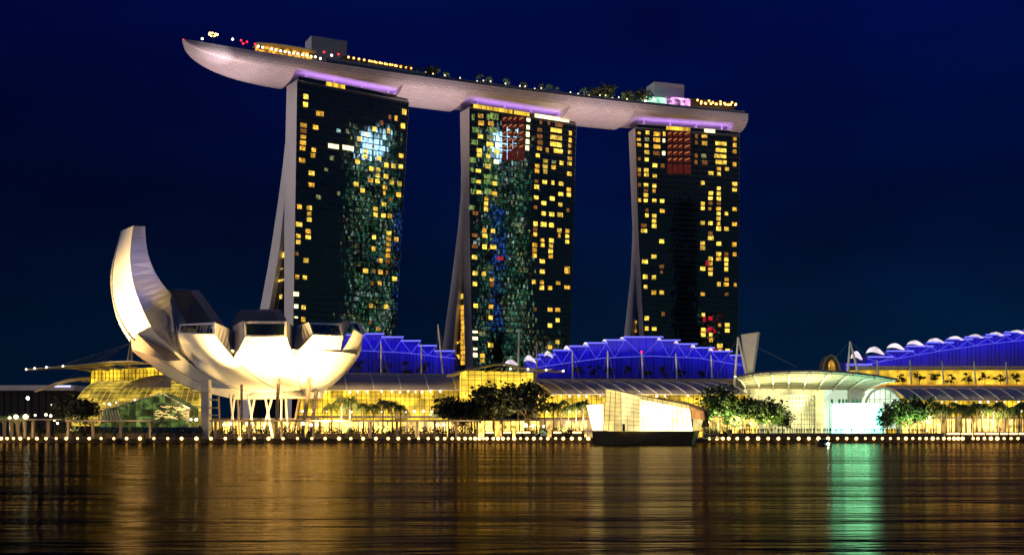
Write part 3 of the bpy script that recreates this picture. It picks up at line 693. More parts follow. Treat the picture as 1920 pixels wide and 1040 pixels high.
# lit bar on the deck, lit pavilion at the stern
deck_box('pool_bar', 953, 1008, (163, 167), 3, 4, emit('bar_glow', (1, .68, .22), 1.5, .3, 1.6, cell=(1.4, 3, 9)))
deck_box('stern_lounge', 1256, 1300, (183, 184), 4, 6, emit('lounge_glow', (.9, .38, .85), .9, .2, 2.0, cell=(2.2, 4, 9), noise=.5))
deck_box('stern_tent', 1218, 1262, (184, 181), 5, 6, emit('tent_glow', (.40, 1.0, .62), 1.3, .5, 1.7, noise=.25))
deck_box('terrace_roof', 1302, 1390, (187, 190), 8, 8, M['dark_base'], 4.0)
deck_box('bow_terrace', 655, 775, (106, 122), 12, 6, M['dark_base'], .1)
# ring shaped lamp on the bow
e = deck(404, 4); rl = thing('ring_lamp', 'ring shaped cluster lamp on a thin pole at the bow of the rooftop deck', 'lamp', (e.x, e.y, DZ))
zr = PZ(65, e.y)
mb = MB(); mb.tube((e.x, e.y, DZ + .06), (e.x, e.y, zr), .14, n=5); mb.build('pole', M['dark_steel'], rl)
for k in range(8):
    a = 2*math.pi*k/8; mb = MB(); q = Vector((e.x + 2.1*math.cos(a), e.y + 2.1*math.sin(a), zr + .25*math.sin(a*2)))
    mb.tube((e.x, e.y, zr), q, .07, n=4); mb.build('arm', M['dark_steel'], rl)
    mb = MB(); mb.sphere(q, .48, 8, 5); mb.build('bulb', M['lamp_warm'], rl)

# ------------------------------------------------------------------ vegetation
def crown(mb, c, rx, ry, rz, n, leaf, rg, m=0):
    """leaf sized faces gathered in clumps through the volume of a crown"""
    c = Vector(c); clumps = []
    for _ in range(max(5, n // 38)):
        d = Vector((rg.gauss(0,1), rg.gauss(0,1), rg.gauss(0,1))).normalized() * (rg.random() ** .42)
        clumps.append((c + Vector((d.x*rx, d.y*ry, d.z*rz)), rg.uniform(.22, .42)))
    for i in range(n):
        cc, cr_ = clumps[i % len(clumps)]
        d = Vector((rg.gauss(0,.6), rg.gauss(0,.6), rg.gauss(0,.5)))
        p = cc + Vector((d.x*rx*cr_, d.y*ry*cr_, d.z*rz*cr_))
        u = Vector((rg.gauss(0,1), rg.gauss(0,1), rg.gauss(0,.6))).normalized(); w = u.cross(Vector((rg.gauss(0,1), rg.gauss(0,1), rg.gauss(0,1)))).normalized()
        s_ = leaf * rg.uniform(.6, 1.3)
        mb.poly([p - u*s_, p + w*s_*.55, p + u*s_, p - w*s_*.55], m)
def tree_meshes(h, rx, rz, n, leaf, seed, lm):
    rg = random.Random(seed)
    tr = MB(); zc = h - rz
    tr.path([(0,0,-.1), (rg.uniform(-.15,.15)*h*.1, 0, h*.22), (rg.uniform(-.3,.3), .1, zc)], [h*.030, h*.022, h*.012], 7)
    for k in range(6):
        a = 2*math.pi*k/6 + rg.random(); z0 = zc*(.55 + .35*rg.random())
        q = Vector((math.cos(a)*rx*.65, math.sin(a)*rx*.65, zc + rz*rg.uniform(-.2, .55)))
        tr.path([(0, 0, z0), q*.5 + Vector((0,0,z0*.5 + .4)), q], [h*.014, h*.010, h*.004], 5)
    cr_ = MB(); crown(cr_, (0,0,zc), rx*.85, rx*.85, rz*.85, n, leaf, rg)
    return tr.mesh('trunk', M['bark']), cr_.mesh('crown', lm)
def plant_tree(meshes, label, x, y, z=GZ, s=1.0, rz=0.0, group='trees along the waterfront', cat='tree', name='broadleaf_tree'):
    t = thing(name, label, cat, (x, y, z), group); t.rotation_euler = (0,0,rz); t.scale = (s,)*3
    for nme, me in zip(('trunk', 'crown'), meshes):
        o = bpy.data.objects.new(nme, me); C.objects.link(o); o.parent = t
    return t
def palm_meshes(h, fl, nf_, seed, droop=1.0):
    rg = random.Random(seed)
    tr = MB(); bend = rg.uniform(-.5, .5)
    tr.path([(0,0,-.1), (bend*.3,0,h*.5), (bend,0,h)], [.030*h, .022*h, .018*h], 7)
    fr = MB(); top = Vector((bend, 0, h))
    for k in range(nf_):
        a = 2*math.pi*k*.381966*1.0 + rg.uniform(-.2,.2); el = rg.uniform(-.1, 1.25); L = fl*rg.uniform(.8,1.15)
        d = Vector((math.cos(a), math.sin(a), 0)); side = Vector((-math.sin(a), math.cos(a), 0))
        mid = []
        for i in range(9):
            u = i/8
            mid.append(top + d*(L*u*math.cos(el)*(1 - .18*u)) + Vector((0,0, L*(math.sin(el)*u*1.05 - droop*.80*u*u))))
        fr.path([m for m in mid[::2]], .02*h/9, 3, cap=False)
        for i in range(8):
            p, q = mid[i], mid[i+1]; ax = (q - p)
            w = L*.30*(1 - (i/8)**2*.75)*(.55 if i == 0 else 1)
            for sg in (-1, 1):
                for f_ in (0, .5):
                    b0 = p + ax*f_; b1 = p + ax*(f_ + .42)
                    tip = b0 + side*(sg*w*rg.uniform(.6, .9)) + ax*rg.uniform(.8, 1.5) + Vector((0,0,-w*rg.uniform(.35, .8)))
                    fr.poly([b0, b1, tip])
    return tr.mesh('trunk', M['bark']), fr.mesh('fronds', M['palm_leaf'])
def plant_palm(meshes, label, x, y, z=GZ, s=1.0, rz=0.0, group='palms along the waterfront'):
    t = thing('palm_tree', label, 'palm tree', (x, y, z), group); t.rotation_euler = (0,0,rz); t.scale = (s,)*3
    for nme, me in zip(('trunk', 'fronds'), meshes):
        o = bpy.data.objects.new(nme, me); C.objects.link(o); o.parent = t
    return t
palms = [palm_meshes(9.0, 3.7, 26, s_) for s_ in (3, 5, 9)]
bushy = [tree_meshes(14, 6.2, 4.6, 1500, .62, s_, M['leaf_dark']) for s_ in (21, 22, 23)]
greeny = [tree_meshes(12, 5.2, 4.4, 1300, .52, s_, M['leaf']) for s_ in (31, 32, 33)]
roofpalm = [palm_meshes(4.4, 2.6, 16, s_) for s_ in (41, 42)]
rooftree = [tree_meshes(7.5, 4.2, 2.9, 700, .5, s_, M['leaf_dark']) for s_ in (51, 52)]

# ------------------------------------------------------------------ lotus shaped museum
MY0 = 425.0; MX0 = PX(515, MY0)
rt = [(17.2, .0), (17.5, 8.0), (18.2, 12.5), (20.4, 18.0), (27.9, 26.0), (34, 30.2), (40.4, 33.6), (50, 38), (60, 42), (95, 46)]
rz_ = np.array([a for a, _ in rt]); rr_ = np.array([b for _, b in rt])
def bowl(px, py):
    Y = MY0 - 15
    for _ in range(40):
        X = PX(px, Y); z = PZ(py, Y); r = float(np.interp(z, rz_, rr_))
        Y = .5*Y + .5*(MY0 - math.sqrt(max(0, r*r - (X - MX0)**2)))
    return P(px, py, Y)
def resample(pts, n):
    pts = [Vector(p) for p in pts]; out = []
    m_ = len(pts) - 1
    for i in range(n + 1):
        t = i / n * m_; k = min(int(t), m_ - 1); f = t - k
        p0, p1, p2, p3 = pts[max(k-1,0)], pts[k], pts[k+1], pts[min(k+2, m_)]
        out.append(.5*((2*p1) + (p2 - p0)*f + (2*p0 - 5*p1 + 4*p2 - p3)*f*f + (3*p1 - p0 - 3*p2 + p3)*f**3))
    return out
mus = thing('lotus_museum', 'white floodlit museum shaped like an open lotus flower on slanting columns', 'museum', (MX0, MY0, GZ))
def V2(l): return [Vector((x, y, 0)) for x, y in l]
def petal(Lp, Rp, TLp=None, TRp=None, window=None, depth=None, winback=1.5, nst=18, nw=6, thick=2.0):
    """outer face between the pixel edges Lp and Rp laid on the bowl, flat side walls up to the rim, a skylight in the cut end"""
    L = resample(V2(Lp), nst); Rr = resample(V2(Rp), nst)
    rows = []
    for i, (a, b) in enumerate(zip(L, Rr)):
        row = []
        for j in range(nw + 1):
            q = a + (b - a) * (j / nw)
            if depth: 
                row.append(P(q.x, q.y, depth(i / nst, j / nw, q)))
            else: row.append(bowl(q.x, q.y))
        rows.append(row)
    mb = MB(); mb.grid(rows)
    o = mb.build('petal', M['petal_skin'], mus, smooth=True)
    def wall(edge, tops, flip):
        k = len(tops); mb = MB(); m_ = int(nst * tops[-1][3]); 
        T_ = resample([Vector((x, y, d_)) for x, y, d_, _ in tops], m_)
        g = []; uvr = []
        for i in range(m_ + 1):
            e_ = rows[i][edge]
            g.append([e_, P(T_[i].x, T_[i].y, e_.y + T_[i].z)])
        mb.grid(g)
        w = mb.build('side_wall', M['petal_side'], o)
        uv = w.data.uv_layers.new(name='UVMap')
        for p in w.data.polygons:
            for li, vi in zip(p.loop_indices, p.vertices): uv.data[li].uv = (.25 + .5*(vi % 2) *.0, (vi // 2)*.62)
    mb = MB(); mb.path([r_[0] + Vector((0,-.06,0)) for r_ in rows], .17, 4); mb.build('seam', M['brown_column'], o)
    if TLp: wall(0, TLp, False)
    if TRp: wall(-1, TRp, True)
    if window:
        base = rows[0]
        tl, tr = window
        a, b = P(tl[0], tl[1], base[0].y + winback), P(tr[0], tr[1], base[-1].y + winback)
        mb = MB(); topr = [a + (b - a)*(j/nw) for j in range(nw + 1)]
        mb.grid([base, topr]); fr = mb.build('end_frame', M['petal_skin'], o)
        mb = MB()
        f = lambda u, v: (base[0].lerp(base[-1], u) if False else None)
        def at(u, v):
            j = u*nw; k = min(int(j), nw-1); q0 = base[k].lerp(base[k+1], j-k); q1 = topr[k].lerp(topr[k+1], j-k)
            return q0.lerp(q1, v) + Vector((0, -.45, .0))
        m_ = 10
        mb.grid([[at(.05 + .9*i/m_, .10) for i in range(m_+1)], [at(.05 + .9*i/m_, .84) for i in range(m_+1)]])
        mb.build('skylight', M['sky_window'], o)
        mb = MB()
        for i in range(1, 5):
            u = .05 + .9*i/5
            mb.tube(at(u, .10) + Vector((0,-.1,0)), at(u, .84) + Vector((0,-.1,0)), .10, n=4)
        mb.build('glazing_bars', M['dark_steel'], o)
    return o, rows
# tall crescent petal on the left
AL = [(230,432),(219,468),(212,505),(211,545),(217,577),(230,607),(247,633),(280,660),(330,692),(374,716),(425,735),(490,744)]
AR = [(250,423),(245,460),(244,492),(250,532),(260,562),(274,595),(291,623),(324,653),(372,692),(420,717),(462,731),(520,741)]
def adepth(u, v, q):
    k = min(1, u / .75); tip = 428 - 15*v
    b = bowl(q.x, q.y).y
    k = k*k*(3 - 2*k)
    return tip*(1 - k) + b*k - 1.2*math.sin(v*math.pi)*(1-k) + .9*k
petal(AL, AR, [(227,433,10,.0),(209,500,10,.2),(208,545,10,.35),(220,600,10,.45),(243,640,10,.55)],
      [(272,424,3,0),(274,456,3.5,.1),(280,484,4,.2),(292,512,6,.3),(308,536,8,.4),(323,552,10,.5),(338,565,12,.6),(372,592,15,.65),(405,612,18,.72)], None, adepth, nst=26)
# petal to its left rear: brown cut end above a low lit band
petal([(248,656),(262,668),(285,685),(321,710),(374,732),(440,743)], [(250,653),(278,664),(311,676),(340,695),(372,713),(440,736)],
      depth=lambda u, v, q: bowl(q.x, q.y).y*(u) + (1-u)*428 + 1.5)
mb = MB(); mb.prism([P(257,626,425), P(245,632,428), P(247.5,654,428), P(312,677,413)], (3, 9, 1))
mb.build('petal_end', M['brown_column'], mus)
# front left, front, front right and right petals
petal([(334,625),(338,645),(350,668),(385,701),(430,724),(500,740)], [(403,627),(420,650),(440,673),(468,698),(500,719),(540,736)],
      [(331,608,1,0),(327,640,6,.2),(325,665,10,.4)], [(402,604,1,0),(425,614,7,.2),(444,624,14,.4)], ((337,608),(402,604)))
petal([(459,631),(450,652),(440,674),(468,699),(500,720),(541,737)], [(537,631),(543,650),(549,668),(553,690),(558,711),(564,730)],
      [(456,601,1,0),(446,606,8,.2),(437,612,15,.4)], [(539,602,1,0),(545,607,8,.2),(552,614,15,.4)], ((457,602),(538,602)))
petal([(587,627),(568,648),(549,668),(554,690),(559,711),(565,730)], [(643,630),(640,645),(636,662),(620,688),(597,712),(583,729)],
      [(579,604,1,0),(563,609,8,.2),(546,617,15,.4)], [(637,606,2,0),(647,602,9,.2),(658,602,16,.4)], ((580,604),(637,606)))
petal([(664,618),(652,642),(637,663),(621,689),(598,713),(584,730)], [(681,628),(672,648),(656,674),(634,699),(612,717),(592,732)],
      None, [(680,624,2,0),(676,660,6,.3),(650,700,9,.6)], None, nw=4)
mb = MB(); mb.prism([P(656,604,404), P(671,606,407), P(680,627,406), P(667,619,403)], (.4, 4, .3)); o = mb.build('petal_end', M['petal_skin'], mus)
mb = MB(); mb.poly([P(659,606,403), P(670,608,405.6), P(677,623,405), P(667,616,402.4)]); mb.build('skylight', M['sky_window'], o)
# shaded petals at the right rear and the two that rise behind
petal([(681,630),(671,652),(655,678),(633,702),(610,720),(590,734)], [(676,652),(664,676),(645,702),(622,723),(600,738),(583,744)],
      depth=lambda u, v, q: bowl(q.x, q.y).y + 3 + 6*v, nw=4)
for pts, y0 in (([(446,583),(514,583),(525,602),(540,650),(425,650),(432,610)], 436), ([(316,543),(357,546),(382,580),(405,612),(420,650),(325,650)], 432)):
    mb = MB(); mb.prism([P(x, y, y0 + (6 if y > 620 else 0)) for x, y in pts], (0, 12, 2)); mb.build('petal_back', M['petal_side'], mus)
# dish under the petals, columns and lattice
mb = MB(); rows = []
for z in (16.6, 17.0, 18.5, 21.5, 27, 33):
    r = max(.5, float(np.interp(z, rz_, rr_)) - 1.6)
    if z <= 17: r = 13.0 if z > 16.8 else 1.0
    rows.append([Vector((MX0 + 3 + r*math.cos(2*math.pi*k/40), MY0 + r*math.sin(2*math.pi*k/40), z)) for k in range(40)])
mb.grid(rows, 0, True); mb.build('dish', M['petal_skin'], mus, smooth=True)
mb = MB(); mb.prism([P(395,727,418), P(600,735,418), P(598,745,418), P(440,748,418), P(396,738,418)], (0, 8, 0)); mb.build('ring_beam', M['petal_skin'], mus)
for (x0, y0, x1, y1, yy, w) in [(453,721,453,792,398,5),(522,719,517,792,398,6),(580,719,566,792,402,6),(593,733,582,792,410,5.5),(562,748,548,792,415,5),(446,748,449,790,420,3.5),(410,744,413,790,416,3.5)]:
    a = P(x0, y0, yy + 5); b = P(x1, y1, yy); b.z = GZ; mb = MB(); ww = w*yy/F*.55
    mb.path([b, a], [ww*1.05, ww*1.25], 4); mb.build('column', M['brown_column'], mus)
for (x0, x1) in [(465,478),(478,463),(497,511),(511,489),(432,440),(440,430),(536,541),(528,527)]:
    a = P(x0, 742, 418); b = P(x1, 786, 418); b.z = GZ; mb = MB(); mb.tube(b, a, .42, n=6); mb.build('brace', M['white_steel'], mus)
# white stair tower standing beside the museum
st = thing('stair_tower', 'white outdoor stair tower with projecting landings left of the museum columns', 'stair tower', (PX(384,402), 402, GZ))
mb = MB(); y = 402; mb.box(PX(377,y), PX(391,y), y, y + 4, GZ, PZ(711,y)); mb.build('shaft', M['white_steel'], st)
for (x0, x1, yy) in [(362,395,733),(395,407,748),(358,378,761),(388,408,763),(388,409,777)]:
    mb = MB(); mb.box(PX(x0,y), PX(x1,y), y - 1.2, y - .05, PZ(yy+2,y), PZ(yy,y)); mb.build('landing', M['white_steel'], st)
# floodlights round the museum
MUSW = (1.0, .62, .20)
for px, ty, pw_, tx, cone in [(500,645,430000,498,60),(452,650,900000,418,27),(560,645,560000,604,60),(600,655,240000,660,60)]:
    spot((PX(px, 378), 378, GZ), bowl(tx, ty), pw_, MUSW, cone, .8, 1.0)
spot((PX(122, 427), 427, GZ + .6), P(222, 590, 424), 2000000, MUSW, 56, .9, 1.0)
spot((PX(262, 385), 385.5, GZ + .4), P(272, 515, 418), 230000, (.005, .17, 1.0), 22, .9, 1.0)
spot((PX(374, 409), 409, 3.0), P(308, 690, 416), 260000, MUSW, 46, 1.0, 1.0)
spot((PX(432, 409), 409, 3.0), P(372, 714, 411), 60000, MUSW, 50, 1.0, 1.0)
spot((PX(500, 408), 408, GZ + .6), (MX0, MY0, 17), 60000, (1, .62, .2), 140, .8, 1.0)

# ------------------------------------------------------------------ waterfront halls
def mullions(mb, fn, nu, nv, r=.16, nsub=8):
    """bars along a curved glass sheet fn(u, v)"""
    for i in range(nu + 1): mb.path([fn(i/nu, j/nsub) for j in range(nsub + 1)], r, 4)
    for j in range(nv + 1): mb.path([fn(i/(nu), j/nv) for i in range(nu + 1)], r*.8, 4)
def arc_sheet(xa0, xa1, yA, za, xb0, xb1, yB, zb, bulge=0.0):
    """glass leaning back: bottom edge (x*0,yA,za) to top edge, quarter-round"""
    def fn(u, v):
        t = v*math.pi/2
        y = yA + (yB - yA)*(1 - math.cos(t)); z = za + (zb - za)*math.sin(t)
        x = (xa0 + (xa1 - xa0)*u)*(1-v) + (xb0 + (xb1 - xb0)*u)*v
        return Vector((x, y, z))
    return fn
def hall(label, x0, x1, ridge, eave, ygl_top, rx0, rx1, nrib, name='shopping_hall', Yf=446.0, left_fade=0, glow='hall_glow', skew=-22, ribm='white_steel'):
    """long hall: curved glass front, vaulted roof with slanting ribs, bright roof edge"""
    t = thing(name, label, 'hall', (PX((x0+x1)/2, Yf), Yf, GZ))
    # wall
    zt = PZ(eave, Yf + 4)
    fn = arc_sheet(PX(x0, Yf), PX(x1, Yf), Yf, GZ, PX(x0, Yf+4), PX(x1, Yf+4), Yf + 4, zt)
    mb = MB(); mb.grid([[fn(i/20, j/8) + Vector((0,.5,0)) for i in range(21)] for j in range(9)])
    mb.build('lit_interior', M[glow], t)
    mb = MB(); mullions(mb, fn, max(6, int((x1-x0)/9)), 9, .13); mb.build('mullions', M['dark_steel'], t)
    # floors inside
    mb = MB()
    for v in (.28,): 
        a, b = fn(0, v), fn(1, v); mb.box(a.x, b.x, a.y - .35, a.y + .4, a.z - .45, a.z + .45)
    mb.build('floor_edge', M['brown_column'], t)
    rl = random.Random(int(x0))
    for py_, r_ in ((eave + 4, .30), (771, .34)):
        for i in range(int((min(x1, 1925) - x0)/15)):
            if rl.random() < .35: continue
            q = P(x0 + 8 + i*15 + rl.uniform(-3, 3), py_ + rl.uniform(-.8, .8), Yf - .6); mb = MB(); mb.sphere(q, r_*rl.uniform(.7, 1.4), 7, 5); mb.build('ceiling_lamp', M['lamp_white'], t)
    # roof vault
    Yr = Yf + 30; ex0, ex1 = PX(rx0, Yf), PX(rx1, Yf)
    e_z0 = PZ(eave, Yf); r_z = PZ((ridge[0]+ridge[1])/2, Yr)
    def roof(u, v):
        a = v*math.pi/2
        ya = Yf - 1 + 31*(1 - math.cos(a)) ; 
        pxx = rx0 + (rx1 - rx0)*u + skew*v*(1 if True else 0)
        py = eave + (ridge[0] + (ridge[1]-ridge[0])*u - eave)*math.sin(a)
        return P(pxx, py, ya)
    mb = MB(); mb.grid([[roof(i/24, j/8) for i in range(25)] for j in range(9)]); mb.build('roof', M['roof_metal'], t, smooth=True)
    for i in range(nrib + 1):
        u = i/nrib; mb = MB(); mb.path([roof(u, j/8) + Vector((0,-.25,.25)) for j in range(9)], .22, 5); mb.build('roof_rib', M[ribm], t)
    mb = MB(); mb.path([roof(i/24, 0) + Vector((0,-.2,-.1)) for i in range(25)], .32, 5); mb.build('gutter', M['grey_steel'], t)
    mb = MB(); mb.path([roof(i/24, 1) + Vector((0,-.3,.55)) for i in range(25)], .5, 5); mb.build('roof_edge', M['roof_edge'], t)
    return t
hall('long yellow glass hall with a brown vaulted roof just right of the lotus museum', 560, 905, (702,706), 730, 730, 600, 905, 6, skew=-8)
hall('long yellow glass hall with slanting white roof ribs behind the crystal pavilion', 1000, 1400, (714,718), 738, 738, 1035, 1400, 13, skew=-48)
hall('yellow glass hall with a grey ribbed roof behind the palm row at far right', 1680, 1960, (727,728), 749, 749, 1700, 1960, 9, skew=-40)

# shop row under the halls: deep lit windows behind slim columns
def shops(label, x0, x1, Y, ytop, ybot, n):
    t = thing('shop_row', label, 'shop row', (PX((x0+x1)/2, Y), Y, GZ))
    mb = MB(); mb.box(PX(x0,Y), PX(x1,Y), Y, Y + 6, GZ + .02, PZ(ytop, Y)); mb.build('wall', M['brown_column'], t)
    for i in range(n):
        a = x0 + (x1 - x0)*(i + .08)/n; b = x0 + (x1-x0)*(i + .92)/n
        mb = MB(); mb.box(PX(a,Y), PX(b,Y), Y - .12, Y - .01, GZ + .3, PZ(ytop + 3, Y)); mb.build('shop_window', M['shop_glow'], t)
    mb = MB(); mb.box(PX(x0,Y), PX(x1,Y), Y - 2.2, Y - .15, PZ(ytop+2.2, Y), PZ(ytop-.5, Y)); mb.build('canopy', M['brown_column'], t)
shops('row of bright shop windows under the hall right of the lotus museum', 600, 890, 428, 787, 806, 16)
shops('row of bright shop windows behind the broad trees left of the crystal pavilion', 893, 1120, 428, 786, 803, 14)
shops('row of lit shop windows behind the trees right of the crystal pavilion', 1322, 1420, 428, 778, 803, 7)
shops('row of lit shop windows behind the dense palm row at far right', 1690, 1960, 428, 782, 803, 18)
shops('row of lit shop windows behind the museum columns', 398, 598, 434, 784, 806, 11)

# glass atrium with a floating flat canopy between the two halls
at = thing('glass_atrium', 'yellow glass atrium under a thin floating canopy in front of the middle tower', 'hall', (PX(945, 440), 440, GZ))
mb = MB(); Y = 440
mb.prism([P(862,705,Y), P(866,694,Y), P(1002,698,Y), P(1002,745,Y), P(862,745,Y)], (0, 14, 0)); mb.build('lit_interior', M['hall_bright'], at)
mb = MB()
for i in range(12):
    px = 866 + i*12.2; mb.tube(P(px, 694 + i*.3, Y - .3), P(px, 745, Y - .3), .13, n=4)
for yy in (702, 712, 722, 732): mb.tube(P(864, yy, Y - .3), P(1002, yy + 1.5, Y - .3), .11, n=4)
mb.build('mullions', M['dark_steel'], at)
mb = MB(); top = [(838,703),(862,694),(885,688),(905,685),(925,681),(945,680),(985,688),(1020,692),(1057,694.5)]
rows = [[P(x, y, 432) for x, y in top], [P(x, y + 3.0, 432) for x, y in top], [P(x*.9 + 945*.1, y + 4, 452) for x, y in top], [P(x*.9+945*.1, y + 2, 452) for x, y in top]]
rows.append(rows[0]); mb.grid(rows); mb.build('canopy', M['roof_metal'], at)
for x, y in ((893,690),(925,692),(957,692),(990,694),(1023,694)):
    mb = MB(); mb.path([P(x + 12, y - 3, 431.5), P(x, y + 1, 434), P(x - 16, y + 5, 438)], .28, 5); mb.build('canopy_rib', M['roof_edge'], at)
mb = MB(); mb.box(PX(1000,438), PX(1006,438), 438, 439, GZ, PZ(697,438)); mb.build('pylon', M['brown_column'], at)
for x, y in ((957,691),(990,692),(1024,693),(1056,695)):
    mb = MB(); mb.sphere(P(x, y, 431), .4, 6, 4); mb.build('canopy_light', M['lamp_white'], at)

# glass theatre at the left, partly behind the museum
th = thing('vaulted_theatre', 'yellow glass barrel vaulted theatre with winged canopies left of the museum', 'theatre', (PX(240, 445), 445, GZ))
def vfn(u, v):
    a = v*math.pi/2; y = 438 + 26*(1 - math.cos(a))
    px = (128 + 262*u)*(1 - math.sin(a)*.0) + (58*(1-u))*(1 - math.cos(a))**1.0
    py = 797 + (712 - 797)*math.sin(a)
    return P(px + 10*math.sin(a), py, y)
mb = MB(); mb.grid([[vfn(i/24, j/12) + Vector((0,.5,-.2)) for i in range(25)] for j in range(13)]); mb.build('lit_interior', M['vault_glow'], th, smooth=True)
mb = MB(); 
for i in range(23): mb.path([vfn(i/22, j/10) for j in range(11)], .17, 4)
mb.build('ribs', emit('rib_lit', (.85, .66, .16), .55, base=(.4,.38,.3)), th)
mb = MB()
for j in range(1, 12): mb.path([vfn(i/22, j/12) + Vector((0,-.1,0)) for i in range(23)], .13, 4)
mb.build('mullions', M['dark_steel'], th)
mb = MB(); Y = 462; mb.prism([P(170,694,Y), P(297,688,Y), P(297,718,Y), P(170,718,Y)], (0, 12, 0)); mb.build('upper_gallery', M['hall_glow'], th)
mb = MB()
for i in range(19): mb.tube(P(170 + i*7.05, 692, Y - .3), P(170 + i*7.05, 717, Y - .3), .14 if i % 3 else .22, n=4)
for yy in (700, 709): mb.tube(P(170, yy, Y - .3), P(297, yy - 1, Y - .3), .12, n=4)
mb.build('mullions', M['dark_steel'], th)
mb = MB(); lens = [(222,727),(238,718),(258,710),(282,704),(305,702),(321,706)]
mb.grid([[P(x, y, 462 - 3*i) for i, (x, y) in enumerate(lens)], [P(222 + (x-222)*1.0, 727, 437) for x, y in lens]]); mb.build('roof', M['roof_metal'], th)
mb = MB(); mb.path([P(282,727,436.5), P(295,718,441), P(311,704,450)], .25, 5); mb.build('roof_rib', M['white_steel'], th)
up = [(48,691.5),(75,689),(120,685),(165,681.5),(205,677),(245,676),(290,681)]
mb = MB(); rows = [[P(x, y, 440) for x, y in up], [P(x, y + 1.8, 440) for x, y in up], [P(x + 40*(i/6), y + 4 + i*.5, 466) for i, (x, y) in enumerate(up)], [P(x + 40*(i/6), y + 2 + i*.5, 466) for i, (x, y) in enumerate(up)]]
rows.append(rows[0]); mb.grid(rows); mb.build('canopy', M['roof_metal'], th)
for pts in ([(75,690),(110,688.5),(140,690),(172,695)], [(118,686.5),(150,687),(180,689),(203,694)], [(157,683.5),(185,685),(228,692)], [(205,678.5),(225,684),(258,689)]):
    mb = MB(); mb.path([P(x, y, 440 + i*6) for i, (x, y) in enumerate(pts)], [.25, .35, .45, .55][:len(pts)], 5); mb.build('canopy_rib', M['roof_edge'], th)
mb = MB(); mb.path([P(65,734,436), P(85,727,438), P(105,719.5,440), P(128,713.5,443), P(150,710,446), P(166,709,450)], [.35,.55,.7,.75,.7,.6], 6); mb.build('wing_beam', M['roof_edge'], th)
mb = MB(); mb.box(PX(156,452), PX(169,452), 450, 453, PZ(716,452), PZ(707,452)); mb.build('beam_bracket', M['brown_column'], th)
for x, y in ((49,692),(65,690),(87,688),(118,686)):
    mb = MB(); mb.sphere(P(x, y, 439), .38, 6, 4); mb.build('canopy_light', M['lamp_white'], th)
# mast and stay cables of that canopy
ms = thing('cable_mast', 'twin leaning mast with thin stay cables half hidden behind the tall petal', 'mast', (PX(241, 470), 470, GZ))
mb = MB(); mb.tube(P(240,676,470), P(246,640,470), .45, n=6); mb.build('mast_leg', M['grey_steel'], ms)
mb = MB(); mb.tube(P(247,676,470), P(248,640,470), .45, n=6); mb.build('mast_leg', M['grey_steel'], ms)
mb = MB(); mb.tube((P(243,700,470).x, 470, GZ), P(243,676,470), .6, n=6); mb.build('mast_base', M['grey_steel'], ms)
for x, y in ((108,686),(122,684.5),(145,683),(165,681),(188,679)):
    mb = MB(); mb.tube(P(246,642,470), P(x, y, 441), .05, n=4); mb.build('cable', M['grey_steel'], ms)
mb = MB(); mb.tube(P(246,640,470), P(95,727,441), .05, n=4); mb.build('cable', M['grey_steel'], ms)

# green glass pavilion with light strings in front of the theatre
gp = thing('glass_pavilion', 'low green glass pavilion with a pitched roof and looping light strings', 'pavilion', (PX(270, 412), 412, GZ))
Y = 412
mb = MB(); mb.prism([P(196,768,Y), P(304,737,Y), P(352,764,Y), P(352,800,Y), P(186,800,Y)], (0, 14, 0)); mb.build('glass', M['green_glass'], gp)
mb = MB()
for x, yt in ((205,766),(222,761),(238,757),(254,752),(270,747),(286,742),(304,738),(320,746),(336,755)): mb.tube(P(x, yt, Y - .2), P(x, 800, Y - .2), .09, n=4)
for y0 in (768, 780, 790): mb.tube(P(196, y0, Y - .2), P(352, y0, Y - .2), .09, n=4)
mb.build('glazing_bars', M['dark_steel'], gp)
mb = MB(); mb.path([P(190,770,Y - .4), P(304,737,Y - .4), P(355,765,Y - .4)], .25, 5); mb.build('roof_edge', M['white_steel'], gp)
rg = random.Random(5)
for j in range(26):
    x0 = rg.uniform(290, 345); L_ = rg.uniform(6, 18); yy = 762 + (j % 9)*2.7; mb = MB()
    mb.path([P(min(x0 + L_*u/4, 353), yy + 1.3*math.sin(u*.8 + j) + .8*(u % 2), Y - 1.0 - .04*j) for u in range(5)], .10, 4); mb.build('light_string', M['festoon'], gp)
for i in range(8):
    mb = MB(); mb.tube(P(182 + i*5.5, 768, Y - 1.5), P(187 + i*5.5, 787, Y - 2.5), .28, n=4); mb.build('louvre', M['white_steel'], gp)

# low dark building at the left edge
lb = thing('low_building', 'low dark building with a pale roof band at the left edge', 'building', (PX(50, 500), 500, GZ))
mb = MB(); Y = 500; mb.box(PX(-60,Y), PX(140,Y), Y, Y + 30, GZ, PZ(732,Y)); mb.build('wall', M['cloth_dark'], lb)
mb = MB(); mb.box(PX(-60,Y), PX(142,Y), Y - 2, Y + 30, PZ(731.8,Y), PZ(722,Y)); mb.build('roof_band', M['white_wall'], lb)
mb = MB(); mb.box(PX(106,Y), PX(136,Y), Y - 2.2, Y - 2.02, PZ(725.5,Y), PZ(722.5,Y)); mb.build('light_band', M['led_pale'], lb)
mb = MB()
for i in range(12): mb.box(PX(-20 + i*13,Y), PX(-19 + i*13,Y), Y - .2, Y - .01, GZ, PZ(732,Y))
mb.build('mullions', M['dark_steel'], lb)

